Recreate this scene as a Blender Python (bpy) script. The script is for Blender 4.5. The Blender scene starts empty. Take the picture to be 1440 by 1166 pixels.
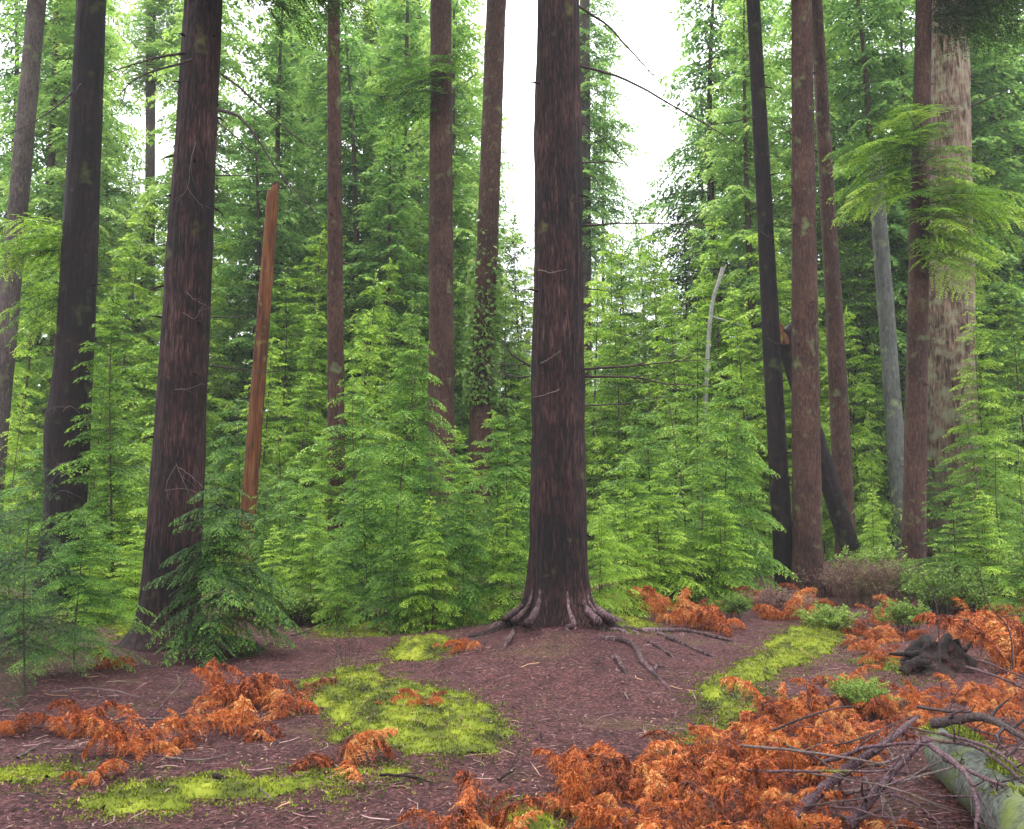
import bpy, math, random
import numpy as np
from mathutils import Vector, noise

random.seed(7)
R = math.radians
SC = bpy.context.scene
COL = SC.collection

# ------------------------------------------------------------------ camera
F = 1250.0
PITCH = math.atan((730 - 583) / F)
CAM = np.array([0.0, 0.0, 1.6])
FW = np.array([0, math.cos(PITCH), math.sin(PITCH)])
UP = np.array([0, -math.sin(PITCH), math.cos(PITCH)])
RT = np.array([1.0, 0, 0])
cam = bpy.data.objects.new('camera', bpy.data.cameras.new('camera'))
COL.objects.link(cam)
cam.location = CAM
cam.rotation_euler = (math.pi / 2 + PITCH, 0, 0)
cam.data.sensor_width = 36
cam.data.lens = 36 * F / 1440
cam.data.clip_end = 3000
SC.camera = cam


def ray(u, v):
    return FW + RT * ((u - 720) / F) + UP * ((583 - v) / F)


def at(u, v, Y):
    r = ray(u, v)
    return CAM + r * (Y / r[1])


# ------------------------------------------------------------------ ground
def fbm(x, y, s, o=3, z=0.0):
    return noise.fractal(Vector((x * s, y * s, z)), 0.9, 2.0, o)


BUMPS = [(0.72, 11.6, 0.34, 1.7, 1.5), (0.6, 9.6, 0.10, 1.3, 1.4), (5.2, 9.6, 0.16, 1.6, 1.6),
         (-4.6, 11.8, 0.08, 1.4, 1.4), (3.6, 13.2, 0.10, 2.0, 1.6), (3.2, 5.3, 0.10, 1.3, 1.0), (-3.6, 7.6, -0.06, 1.6, 1.0)]


def gh(x, y):
    z = 0.0
    for bx, by, a, sx, sy in BUMPS:
        e = ((x - bx) / sx) ** 2 + ((y - by) / sy) ** 2
        if e < 9:
            z += a * math.exp(-e)
    if y < 60:
        z += 0.06 * fbm(x, y, 0.55) + 0.018 * fbm(x, y, 2.6, 2, 3.0)
        if y < 22:
            z += 0.008 * fbm(x, y, 9.0, 2, 7.0)
    return z


def gnd(u, v):
    r = ray(u, v)
    t = 3.0
    for _ in range(4000):
        p = CAM + r * t
        if p[2] <= gh(p[0], p[1]):
            break
        t += 0.02 if t < 20 else 0.1
    p = CAM + r * t
    return np.array([p[0], p[1], gh(p[0], p[1])])


# ------------------------------------------------------------------ mesh helpers
class MB:
    """collects quads; build() makes one mesh"""

    def __init__(s):
        s.V, s.Q, s.T, s.n = [], [], [], 0

    def add(s, V, Q, T=0.5):
        V = np.asarray(V, float).reshape(-1, 3)
        Q = np.asarray(Q, int).reshape(-1, 4)
        s.V.append(V)
        s.Q.append(Q + s.n)
        s.T.append(np.full(len(V), T) if np.isscalar(T) else np.asarray(T, float))
        s.n += len(V)

    def blades(s, P, D, S, L, W, T, lift=0.0):
        """leaf blades: base P, unit direction D, side vector S, length L, width W"""
        n = len(P)
        if n == 0:
            return
        L = np.broadcast_to(np.asarray(L, float), (n,))[:, None]
        W = np.broadcast_to(np.asarray(W, float), (n,))[:, None]
        m = P + D * L * 0.42
        m[:, 2] += lift
        V = np.stack([P, m + S * W * .5, P + D * L, m - S * W * .5], 1).reshape(-1, 3)
        Q = np.arange(n * 4).reshape(-1, 4)
        s.add(V, Q, np.repeat(np.broadcast_to(np.asarray(T, float), (n,)), 4))

    def tube(s, pts, rad, seg=8, T=0.5, cap=True):
        pts = np.asarray(pts, float)
        n = len(pts)
        rad = np.broadcast_to(np.asarray(rad, float), (n,)) if np.isscalar(rad) else np.asarray(rad, float)
        tan = np.gradient(pts, axis=0)
        tan /= np.linalg.norm(tan, axis=1)[:, None] + 1e-9
        ref = np.array([0.13, 0.21, 0.97]) if abs(tan[0][2]) < 0.8 else np.array([0.93, 0.31, 0.1])
        a = np.cross(tan, ref)
        a /= np.linalg.norm(a, axis=1)[:, None] + 1e-9
        b = np.cross(tan, a)
        th = np.linspace(0, 2 * math.pi, seg, endpoint=False)
        V = pts[:, None] + rad[:, None, None] * (np.cos(th)[None, :, None] * a[:, None] + np.sin(th)[None, :, None] * b[:, None])
        i = np.arange(n - 1)[:, None] * seg
        j = np.arange(seg)[None]
        k = (j + 1) % seg
        Q = np.stack([i + j, i + k, i + seg + k, i + seg + j], 2).reshape(-1, 4)
        s.add(V, Q, T)

    def mesh(s, name, smooth=False):
        V = np.concatenate(s.V)
        Q = np.concatenate(s.Q)
        T = np.concatenate(s.T)
        me = bpy.data.meshes.new(name)
        me.vertices.add(len(V))
        me.vertices.foreach_set('co', V.astype(np.float32).ravel())
        me.loops.add(len(Q) * 4)
        me.loops.foreach_set('vertex_index', Q.astype(np.int32).ravel())
        me.polygons.add(len(Q))
        me.polygons.foreach_set('loop_start', np.arange(0, len(Q) * 4, 4, dtype=np.int32))
        me.polygons.foreach_set('loop_total', np.full(len(Q), 4, np.int32))
        me.polygons.foreach_set('use_smooth', np.full(len(Q), smooth))
        at_ = me.attributes.new('tint', 'FLOAT', 'POINT')
        at_.data.foreach_set('value', T.astype(np.float32))
        me.update(calc_edges=True)
        return me

    def build(s, name, mat, parent=None, smooth=False, loc=None):
        return link(name, s.mesh(name, smooth), mat, parent, loc)


def link(name, me, mat=None, parent=None, loc=None):
    o = bpy.data.objects.new(name, me)
    if mat and me is not None and not me.materials:
        me.materials.append(mat)
    COL.objects.link(o)
    if parent:
        o.parent = parent
    if loc is not None:
        o.location = loc
    return o


def tag(o, label, cat, group=None, kind=None):
    o['label'] = label
    o['category'] = cat
    if group:
        o['group'] = group
    if kind:
        o['kind'] = kind
    return o


def thing(name, label, cat, loc, group=None):
    o = link(name, None, None, None, loc)
    o.empty_display_size = 0.2
    return tag(o, label, cat, group)


def copy_tree(root):
    c = root.copy()
    COL.objects.link(c)
    for ch in list(root.children):
        d = ch.copy()
        COL.objects.link(d)
        d.parent = c
        d.matrix_parent_inverse = ch.matrix_parent_inverse.copy()
    return c


def smoothline(pts, n=14):
    """Catmull-Rom through the points"""
    P = np.asarray(pts, float)
    if len(P) == 2:
        return P[0] + (P[1] - P[0]) * np.linspace(0, 1, n)[:, None]
    P = np.vstack([2 * P[0] - P[1], P, 2 * P[-1] - P[-2]])
    out = []
    k = max(3, n // (len(P) - 3))
    for i in range(1, len(P) - 2):
        t = np.linspace(0, 1, k, endpoint=False)[:, None]
        a, b, c, d = P[i - 1], P[i], P[i + 1], P[i + 2]
        out.append(0.5 * (2 * b + (c - a) * t + (2 * a - 5 * b + 4 * c - d) * t ** 2 + (3 * b - a - 3 * c + d) * t ** 3))
    out.append(P[-2][None])
    return np.concatenate(out)


# ------------------------------------------------------------------ materials
def newmat(name):
    m = bpy.data.materials.new(name)
    m.use_nodes = True
    nt = m.node_tree
    nt.nodes.clear()
    return m, nt, (lambda t, **k: setk(nt.nodes.new(t), k))


def setk(n, k):
    for a, v in k.items():
        setattr(n, a, v)
    return n


def ramp(N, stops):
    r = N('ShaderNodeValToRGB')
    e = r.color_ramp.elements
    while len(e) > 1:
        e.remove(e[-1])
    e[0].position, e[0].color = stops[0][0], (*stops[0][1], 1)
    for p, c in stops[1:]:
        x = e.new(p)
        x.color = (*c, 1)
    return r


def leaf_mat(name, stops, trans=0.35, objw=0.35, rough=0.55, hue=None):
    m, nt, N = newmat(name)
    L = nt.links.new
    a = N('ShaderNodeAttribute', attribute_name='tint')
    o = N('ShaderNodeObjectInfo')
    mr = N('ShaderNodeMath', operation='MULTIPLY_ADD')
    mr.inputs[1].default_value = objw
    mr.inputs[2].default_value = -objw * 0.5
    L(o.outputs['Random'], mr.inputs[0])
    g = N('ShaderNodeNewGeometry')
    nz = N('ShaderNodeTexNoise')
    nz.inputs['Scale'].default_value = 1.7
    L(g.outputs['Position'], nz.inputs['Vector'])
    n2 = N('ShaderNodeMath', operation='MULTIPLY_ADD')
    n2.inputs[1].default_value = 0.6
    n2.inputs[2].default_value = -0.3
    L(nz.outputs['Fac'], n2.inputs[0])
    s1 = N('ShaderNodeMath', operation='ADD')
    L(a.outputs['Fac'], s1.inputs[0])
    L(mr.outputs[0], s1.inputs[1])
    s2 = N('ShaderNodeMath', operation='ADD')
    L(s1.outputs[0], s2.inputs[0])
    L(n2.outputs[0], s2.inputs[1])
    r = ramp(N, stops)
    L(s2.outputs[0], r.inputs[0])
    p = N('ShaderNodeBsdfPrincipled')
    p.inputs['Roughness'].default_value = rough
    p.inputs['Specular IOR Level'].default_value = 0.3
    L(r.outputs[0], p.inputs['Base Color'])
    t = N('ShaderNodeBsdfTranslucent')
    L(r.outputs[0], t.inputs['Color'])
    mx = N('ShaderNodeMixShader')
    mx.inputs[0].default_value = trans
    L(p.outputs[0], mx.inputs[1])
    L(t.outputs[0], mx.inputs[2])
    out = N('ShaderNodeOutputMaterial')
    L(mx.outputs[0], out.inputs['Surface'])
    return m


def bark_mat(name, stops, scale=11.0, stretch=0.16, moss=0.0, mosscol=(0.09, 0.13, 0.02), bump=1.0, dist=0.03, mossz=None, rough=0.85):
    m, nt, N = newmat(name)
    L = nt.links.new
    scale *= 2.0
    tc = N('ShaderNodeTexCoord')
    mp = N('ShaderNodeMapping')
    mp.inputs['Scale'].default_value = (1, 1, stretch)
    L(tc.outputs['Object'], mp.inputs[0])
    nz = N('ShaderNodeTexNoise')
    nz.inputs['Scale'].default_value = scale
    nz.inputs['Detail'].default_value = 6
    nz.inputs['Roughness'].default_value = 0.62
    nz.inputs['Distortion'].default_value = 0.4
    L(mp.outputs[0], nz.inputs['Vector'])
    vo = N('ShaderNodeTexVoronoi', feature='DISTANCE_TO_EDGE')
    vo.inputs['Scale'].default_value = scale * 1.25
    L(mp.outputs[0], vo.inputs['Vector'])
    vm = N('ShaderNodeMapRange')
    vm.inputs['From Max'].default_value = 0.22
    L(vo.outputs['Distance'], vm.inputs['Value'])
    mul = N('ShaderNodeMath', operation='MULTIPLY_ADD')
    mul.inputs[1].default_value = 0.13
    L(vm.outputs[0], mul.inputs[0])
    sc = N('ShaderNodeMath', operation='MULTIPLY')
    sc.inputs[1].default_value = 0.9
    L(nz.outputs['Fac'], sc.inputs[0])
    L(sc.outputs[0], mul.inputs[2])
    big = N('ShaderNodeTexNoise')
    big.inputs['Scale'].default_value = 1.3
    big.inputs['Detail'].default_value = 3
    L(tc.outputs['Object'], big.inputs['Vector'])
    b2 = N('ShaderNodeMath', operation='MULTIPLY_ADD')
    b2.inputs[1].default_value = 0.5
    b2.inputs[2].default_value = -0.25
    L(big.outputs['Fac'], b2.inputs[0])
    ad = N('ShaderNodeMath', operation='ADD')
    L(mul.outputs[0], ad.inputs[0])
    L(b2.outputs[0], ad.inputs[1])
    r = ramp(N, stops)
    L(ad.outputs[0], r.inputs[0])
    colr = r.outputs[0]
    if moss > 0:
        mz = N('ShaderNodeTexNoise')
        mz.inputs['Scale'].default_value = 3.2
        mz.inputs['Detail'].default_value = 5
        L(tc.outputs['Object'], mz.inputs['Vector'])
        mr = N('ShaderNodeMapRange')
        mr.inputs['From Min'].default_value = 0.66 - 0.3 * moss
        mr.inputs['From Max'].default_value = 0.78 - 0.2 * moss
        L(mz.outputs['Fac'], mr.inputs['Value'])
        fac = mr.outputs[0]
        if mossz:
            sx = N('ShaderNodeSeparateXYZ')
            L(tc.outputs['Object'], sx.inputs[0])
            zr = N('ShaderNodeMapRange')
            zr.inputs['From Min'].default_value = mossz
            zr.inputs['From Max'].default_value = mossz * 0.2
            L(sx.outputs['Z'], zr.inputs['Value'])
            mm = N('ShaderNodeMath', operation='MULTIPLY')
            L(fac, mm.inputs[0])
            L(zr.outputs[0], mm.inputs[1])
            fac = mm.outputs[0]
        mx = N('ShaderNodeMixRGB')
        mx.inputs[2].default_value = (*mosscol, 1)
        L(fac, mx.inputs[0])
        L(colr, mx.inputs[1])
        colr = mx.outputs[0]
    p = N('ShaderNodeBsdfPrincipled')
    p.inputs['Roughness'].default_value = rough
    p.inputs['Specular IOR Level'].default_value = 0.25
    L(colr, p.inputs['Base Color'])
    bp = N('ShaderNodeBump')
    bp.inputs['Strength'].default_value = bump
    bp.inputs['Distance'].default_value = dist
    L(mul.outputs[0], bp.inputs['Height'])
    L(bp.outputs[0], p.inputs['Normal'])
    out = N('ShaderNodeOutputMaterial')
    L(p.outputs[0], out.inputs['Surface'])
    return m


def ground_mat():
    m, nt, N = newmat('forest_floor')
    L = nt.links.new
    g = N('ShaderNodeNewGeometry')

    def nz(s, d=5, r=0.6):
        n = N('ShaderNodeTexNoise')
        n.inputs['Scale'].default_value = s
        n.inputs['Detail'].default_value = d
        n.inputs['Roughness'].default_value = r
        L(g.outputs['Position'], n.inputs['Vector'])
        return n
    fine, mid, big = nz(34, 8, 0.75), nz(5, 5), nz(0.8, 4)
    r = ramp(N, [(0.37, (0.004, 0.0013, 0.0013)), (0.46, (0.034, 0.010, 0.010)), (0.56, (0.085, 0.031, 0.031)), (0.66, (0.20, 0.10, 0.095))])
    L(fine.outputs['Fac'], r.inputs[0])
    r2 = ramp(N, [(0.3, (0.5, 0.42, 0.42)), (0.55, (1, 1, 1)), (0.75, (1.2, 1.02, 0.9))])
    L(mid.outputs['Fac'], r2.inputs[0])
    mu = N('ShaderNodeMixRGB', blend_type='MULTIPLY')
    mu.inputs[0].default_value = 1
    L(r.outputs[0], mu.inputs[1])
    L(r2.outputs[0], mu.inputs[2])
    # scattered thin moss film
    ms = N('ShaderNodeMapRange')
    ms.inputs['From Min'].default_value = 0.56
    ms.inputs['From Max'].default_value = 0.68
    L(big.outputs['Fac'], ms.inputs['Value'])
    mm = N('ShaderNodeMath', operation='MULTIPLY')
    L(ms.outputs[0], mm.inputs[0])
    L(mid.outputs['Fac'], mm.inputs[1])
    mx = N('ShaderNodeMixRGB')
    mx.inputs[2].default_value = (0.10, 0.11, 0.02, 1)
    mm.use_clamp = True
    mh = N('ShaderNodeMath', operation='MULTIPLY')
    mh.inputs[1].default_value = 0.4
    L(mm.outputs[0], mh.inputs[0])
    L(mh.outputs[0], mx.inputs[0])
    L(mu.outputs[0], mx.inputs[1])
    p = N('ShaderNodeBsdfPrincipled')
    p.inputs['Roughness'].default_value = 0.9
    p.inputs['Specular IOR Level'].default_value = 0.2
    L(mx.outputs[0], p.inputs['Base Color'])
    bp = N('ShaderNodeBump')
    bp.inputs['Strength'].default_value = 0.9
    bp.inputs['Distance'].default_value = 0.03
    L(fine.outputs['Fac'], bp.inputs['Height'])
    L(bp.outputs[0], p.inputs['Normal'])
    out = N('ShaderNodeOutputMaterial')
    L(p.outputs[0], out.inputs['Surface'])
    return m


LEAF = leaf_mat('sapling_needles', [(0, (0.02688, 0.0884, 0.012)), (0.4, (0.1366, 0.2756, 0.025)), (0.75, (0.3192, 0.4992, 0.045)), (1, (0.4704, 0.624, 0.09))], 0.42, 0.6)
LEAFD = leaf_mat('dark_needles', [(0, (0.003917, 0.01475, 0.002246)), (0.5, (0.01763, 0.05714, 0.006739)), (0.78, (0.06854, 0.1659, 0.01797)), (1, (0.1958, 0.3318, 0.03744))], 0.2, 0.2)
LEAFF = leaf_mat('tall_tree_needles', [(0, (0.03304, 0.0972, 0.0252)), (0.35, (0.1298, 0.2808, 0.05775)), (0.75, (0.3304, 0.5184, 0.105)), (1, (0.472, 0.6048, 0.147))], 0.45)  # greens lightened so the colour itself carries part of the distance haze
BUSH = leaf_mat('shrub_leaves', [(0, (0.054, 0.108, 0.018)), (0.5, (0.153, 0.261, 0.036)), (1, (0.342, 0.432, 0.081))], 0.42)
HEATH = leaf_mat('bare_twig_shrub', [(0, (0.064, 0.028, 0.028)), (0.5, (0.176, 0.092, 0.08)), (0.75, (0.216, 0.152, 0.088)), (1, (0.176, 0.24, 0.056))], 0.25)
RUST = leaf_mat('dead_bracken', [(0, (0.06542, 0.01771, 0.008262)), (0.25, (0.1869, 0.0372, 0.0101)), (0.5, (0.3552, 0.07793, 0.01469)), (0.78, (0.4673, 0.1373, 0.02754)), (1, (0.5233, 0.2657, 0.08262))], 0.3, 0.7)
MOSS = leaf_mat('moss', [(0, (0.0255, 0.02975, 0.0051)), (0.3, (0.08075, 0.102, 0.0085)), (0.6, (0.17, 0.2125, 0.0119)), (1, (0.306, 0.34, 0.02975))], 0.25, 0.12, 0.8)
LITTER = leaf_mat('fallen_needles', [(0, (0.016, 0.0064, 0.0064)), (0.4, (0.088, 0.036, 0.0336)), (0.7, (0.16, 0.072, 0.064)), (0.93, (0.272, 0.176, 0.16)), (1, (0.36, 0.2, 0.096))], 0.0, 0.0)
LEAFM = leaf_mat('mid_dark_needles', [(0, (0.0092, 0.0378, 0.006)), (0.4, (0.05175, 0.1522, 0.018)), (0.75, (0.184, 0.357, 0.04)), (1, (0.3795, 0.525, 0.08))], 0.35, 0.5)  # mid-dark green variant, so the young trees differ in tone
IVY = leaf_mat('ivy_leaves', [(0.0, (0.05, 0.11, 0.02)), (0.5, (0.13, 0.25, 0.04)), (1.0, (0.25, 0.36, 0.08))], 0.3)

B_RED = bark_mat('red_brown_bark', [(0.4, (0.0015, 0.00075, 0.00075)), (0.53, (0.0135, 0.0045, 0.004125)), (0.66, (0.04125, 0.0165, 0.0135)), (0.82, (0.105, 0.06375, 0.0585))], 15, 0.12, 0.05, (0.07, 0.07, 0.02))
B_DARK = bark_mat('dark_bark', [(0.38, (0.0012, 0.0006, 0.0006)), (0.53, (0.006, 0.00228, 0.0024)), (0.7, (0.0192, 0.0084, 0.0078)), (0.9, (0.054, 0.033, 0.03))], 14, 0.16, 0.2, (0.04, 0.05, 0.015), bump=0.8)
B_FAR = bark_mat('smooth_red_bark', [(0.32, (0.008607, 0.003844, 0.00302)), (0.5, (0.0416, 0.01729, 0.01208)), (0.7, (0.08607, 0.04228, 0.02869)), (0.88, (0.1434, 0.1057, 0.0755))], 14, 0.2, 0.2, (0.10, 0.12, 0.05))
B_HAZY = bark_mat('haze_paled_bark', [(0.32, (0.01674, 0.01199, 0.01069)), (0.5, (0.0558, 0.03996, 0.03564)), (0.75, (0.1116, 0.09324, 0.08019))], 14, 0.2, 0.2, (0.10, 0.12, 0.05))  # grey paleness of distance haze painted into the bark colour
B_CEDAR = bark_mat('stripped_cedar_bark', [(0.36, (0.0152, 0.00832, 0.005488)), (0.47, (0.076, 0.0416, 0.02666)), (0.6, (0.1596, 0.104, 0.07056)), (0.8, (0.2736, 0.233, 0.1725))], 7, 0.12, 0.6, (0.19, 0.18, 0.11))
B_GREY = bark_mat('pale_grey_bark', [(0.3, (0.035, 0.0375, 0.0325)), (0.5, (0.075, 0.08, 0.07)), (0.8, (0.125, 0.13, 0.115))], 9, 0.2, 0.3, (0.18, 0.22, 0.10))
B_SNAG = bark_mat('bare_orange_wood', [(0.3, (0.0217, 0.00744, 0.00372)), (0.5, (0.0868, 0.0279, 0.00868)), (0.7, (0.1612, 0.0589, 0.0186)), (0.9, (0.124, 0.0992, 0.031))], 9, 0.06, 0.2, (0.16, 0.15, 0.04))
B_ROOT = bark_mat('worn_root', [(0.32, (0.0068, 0.0034, 0.0034)), (0.5, (0.0442, 0.0221, 0.0221)), (0.66, (0.1275, 0.0765, 0.0816)), (0.85, (0.289, 0.204, 0.221))], 16, 0.35, 0.0, bump=0.8)
B_TWIG = bark_mat('dead_twig', [(0.25, (0.02, 0.014, 0.013)), (0.6, (0.06, 0.04, 0.038)), (0.9, (0.14, 0.10, 0.10))], 24, 0.5, 0.0)
B_PALE = bark_mat('bleached_twig', [(0.25, (0.05, 0.034, 0.03)), (0.6, (0.14, 0.10, 0.09)), (0.9, (0.28, 0.22, 0.2))], 24, 0.5, 0.0)
B_BLEACH = bark_mat('bleached_wood', [(0.3, (0.14, 0.13, 0.12)), (0.6, (0.32, 0.31, 0.29)), (0.9, (0.5, 0.5, 0.48))], 16, 0.3, 0.0)
B_STICK = bark_mat('purplish_dead_branch', [(0.3, (0.017, 0.0085, 0.01105)), (0.5, (0.06375, 0.034, 0.0408)), (0.8, (0.1615, 0.102, 0.1105))], 18, 0.4, 0.12, (0.14, 0.15, 0.03))
B_LOG = bark_mat('lichened_log', [(0.3, (0.0196, 0.02072, 0.0168)), (0.48, (0.0616, 0.0672, 0.056)), (0.7, (0.1232, 0.14, 0.1232))], 14, 0.8, 0.7, (0.10, 0.13, 0.025), bump=0.45, dist=0.012)
B_STUMP = bark_mat('charred_rotten_wood', [(0.3, (0.002, 0.001, 0.001)), (0.55, (0.010, 0.0045, 0.004)), (0.8, (0.06, 0.022, 0.014))], 8, 0.6, 0.0, bump=1.0)

# ------------------------------------------------------------------ ground sheet
def spaced(a, b, n, k):
    t = np.linspace(-1, 1, n)
    return np.sinh(t * k) / math.sinh(k) * (b - a) / 2 + (a + b) / 2


gx = spaced(-420, 420, 281, 5.6)
gy = np.concatenate([np.linspace(-12, 3.2, 20), np.linspace(3.3, 16, 230), 16 + np.cumsum(np.geomspace(0.08, 26, 75))])
GV = np.array([[x, y, gh(x, y)] for y in gy for x in gx])
nx = len(gx)
i = np.arange(len(gy) - 1)[:, None] * nx
j = np.arange(nx - 1)[None]
b = MB()
b.add(GV, np.stack([i + j, i + j + 1, i + nx + j + 1, i + nx + j], 2).reshape(-1, 4))
g = b.build('ground', ground_mat(), smooth=True)
tag(g, 'reddish brown forest floor of trodden needle litter', 'ground', kind='structure')


# ------------------------------------------------------------------ foliage generators
def unit(a):
    return a / (np.linalg.norm(a, axis=-1, keepdims=True) + 1e-9)


def bough(mb, rng, p0, az, L, e0, droop, lat_sp, lat_len, bl, bw, bsp, tmin=0.06, tip=0.12, hang=0.25, wood=None, wr=0.01):
    """one flat evergreen bough: laterals off a drooping axis, needle blades off the laterals"""
    ca, sa = math.cos(az), math.sin(az)
    hd = np.array([ca, sa, 0])
    S = np.array([-sa, ca, 0])
    curl = rng.normal(0, 0.12)

    def axis(t):
        t = np.asarray(t)[..., None]
        return p0 + hd * (L * t * math.cos(e0)) + S * (curl * L * t * t) + np.array([0, 0, 1.0]) * (L * (t * math.sin(e0) - droop * t * t))
    if wood is not None:
        tt = np.linspace(0, 0.92, 6)
        wood.tube(axis(tt), wr * (1 - tt * 0.85), 4, 0.3)
    n = max(3, int(L * (1 - tmin) / lat_sp))
    t = np.linspace(tmin, 0.98, n) + rng.normal(0, 0.012, n)
    t = np.clip(t, 0.02, 1)
    t = np.repeat(t, 2)
    side = np.tile([1.0, -1.0], n)
    keep = rng.random(2 * n) > 0.07
    t, side = t[keep], side[keep]
    A = axis(t)
    T = unit(axis(t + 0.03) - A)
    ang = R(54) + rng.normal(0, 0.14, len(t))
    D = T * np.cos(ang)[:, None] + S * (np.sin(ang) * side)[:, None]
    D[:, 2] += rng.normal(-0.06, 0.1, len(t))
    D = unit(D)
    prof = np.minimum(1.0, (t - tmin) * 4 + 0.45) * (1.02 - t) ** 0.75
    ll = lat_len * L * prof * rng.uniform(0.7, 1.2, len(t)) + bl * 0.8
    Nn = unit(np.cross(D, np.cross(T, D) + rng.normal(0, 0.25, D.shape)))   # in-plane side of lateral
    # blades along laterals
    cnt = np.maximum(2, (ll / bsp).astype(int))
    idx = np.repeat(np.arange(len(t)), cnt)
    k = np.concatenate([np.arange(c) for c in cnt])
    s = (k + rng.uniform(0.2, 0.9, len(k))) / cnt[idx]
    P = A[idx] + D[idx] * (ll[idx] * s)[:, None]
    P[:, 2] -= hang * ll[idx] * s * s
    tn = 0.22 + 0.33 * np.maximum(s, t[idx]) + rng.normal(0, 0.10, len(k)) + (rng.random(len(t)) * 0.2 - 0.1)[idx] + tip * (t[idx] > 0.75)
    for sd in (1, -1):
        a2 = R(46) + rng.normal(0, 0.22, len(k))
        d = D[idx] * np.cos(a2)[:, None] + Nn[idx] * (sd * np.sin(a2))[:, None]
        d[:, 2] += rng.normal(-0.12 - hang * 0.5, 0.16, len(k))
        d = unit(d)
        sv = unit(np.cross(d, np.array([0, 0, 1.0]) + rng.normal(0, 0.3, d.shape)))
        ln = bl * rng.uniform(0.65, 1.2, len(k)) * (1.1 - 0.45 * s)
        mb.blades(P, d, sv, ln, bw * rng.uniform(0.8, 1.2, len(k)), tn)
    # tips
    E = A + D * ll[:, None]
    E[:, 2] -= hang * ll
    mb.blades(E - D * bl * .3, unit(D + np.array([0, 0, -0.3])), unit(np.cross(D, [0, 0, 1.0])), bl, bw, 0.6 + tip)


def conifer(seed, H, Rm, zmin, dz, nb, e_low, e_top, droop, lat_sp, lat_len, bl, bw, bsp, power=0.8, hang=0.25, trunk_r=None, gap=0.08, tip=0.12):
    rng = np.random.default_rng(seed)
    fol, wd = MB(), MB()
    z = zmin
    trunk_r = trunk_r or 0.0052 * H
    ph = rng.uniform(0, 6.28, 2)
    tz = np.linspace(0, H, 26)
    wob = lambda q: np.stack([0.012 * H * np.sin(q / H * 5 + ph[0]), 0.012 * H * np.sin(q / H * 4 + ph[1]), q], -1) - np.array([0.012 * H * math.sin(ph[0]), 0.012 * H * math.sin(ph[1]), 0])
    wd.tube(wob(tz), trunk_r * (1 - tz / H * 0.93), 8, 0.4)
    az = rng.uniform(0, 6.28)
    while z < H * 0.985:
        f = z / H
        f0 = (z - zmin) / (H - zmin)
        for q in range(nb):
            az += 2.4 + rng.normal(0, 0.35)
            if rng.random() < gap:
                continue
            L = Rm * (1 - f0) ** power * rng.uniform(0.6, 1.15) * (0.72 + 0.28 * min(1, f0 * 6)) + 0.05 * Rm
            zz = z + rng.uniform(-.5, .5) * dz
            e0 = e_low + (e_top - e_low) * f0 + rng.normal(0, 0.08)
            bough(fol, rng, wob(np.array(min(zz, H * .99))), az, L, e0, droop * rng.uniform(0.7, 1.3), lat_sp, lat_len, bl, bw, bsp, hang=hang, wood=wd, wr=0.003 * L + 0.0014 * H / 4, tip=tip)
        z += dz * (1 - 0.35 * f0)
    # leader
    n = 14
    q = rng.uniform(H * .93, H, n)
    a = rng.uniform(0, 6.28, n)
    d = unit(np.stack([np.cos(a) * .7, np.sin(a) * .7, np.full(n, .7)], 1))
    fol.blades(wob(q), d, unit(np.cross(d, [0.1, .2, 1.0])), bl * 1.1, bw, 0.8)
    return fol.mesh('crown'), wd.mesh('trunk', True)


BARKS = bark_mat('sapling_bark', [(0.3, (0.03, 0.02, 0.015)), (0.7, (0.10, 0.07, 0.05))], 20, 0.4, 0.0)


def kind_set(prefix, seeds, mat, **k):
    out = []
    for s in seeds:
        c, w = conifer(s, **k)
        c.materials.append(mat)
        w.materials.append(BARKS)
        out.append((c, w))
    return out


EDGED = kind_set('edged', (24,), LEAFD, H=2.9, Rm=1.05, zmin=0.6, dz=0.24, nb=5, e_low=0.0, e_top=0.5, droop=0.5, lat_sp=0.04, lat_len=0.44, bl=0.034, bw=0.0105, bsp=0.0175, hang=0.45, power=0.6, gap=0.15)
SMALL = kind_set('small', (1, 2, 3), LEAF, H=1.6, Rm=0.62, zmin=0.06, dz=0.12, nb=5, e_low=0.05, e_top=0.6, droop=0.34, lat_sp=0.034, lat_len=0.44, bl=0.036, bw=0.0115, bsp=0.017)
MED = kind_set('med', (4, 5, 6, 7), LEAF, H=4.0, Rm=1.25, zmin=0.28, dz=0.25, nb=5, e_low=0.1, e_top=0.75, droop=0.42, lat_sp=0.058, lat_len=0.44, bl=0.058, bw=0.019, bsp=0.027)
MEDM = kind_set('medm', (31, 32, 33), LEAFM, H=4.0, Rm=1.45, zmin=0.32, dz=0.29, nb=5, e_low=0.08, e_top=0.6, droop=0.5, lat_sp=0.058, lat_len=0.46, bl=0.056, bw=0.019, bsp=0.027, hang=0.35, power=0.65)
MEDS = kind_set('meds', (34, 35), LEAF, H=4.0, Rm=1.05, zmin=0.5, dz=0.33, nb=4, e_low=0.3, e_top=0.9, droop=0.55, lat_sp=0.062, lat_len=0.5, bl=0.056, bw=0.016, bsp=0.03, gap=0.25, power=0.9, hang=0.5)
TALL = kind_set('tall', (8, 9, 10, 11), LEAF, H=8.0, Rm=1.9, zmin=0.3, dz=0.42, nb=5, e_low=0.0, e_top=0.7, droop=0.45, lat_sp=0.1, lat_len=0.42, bl=0.105, bw=0.037, bsp=0.047)
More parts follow.
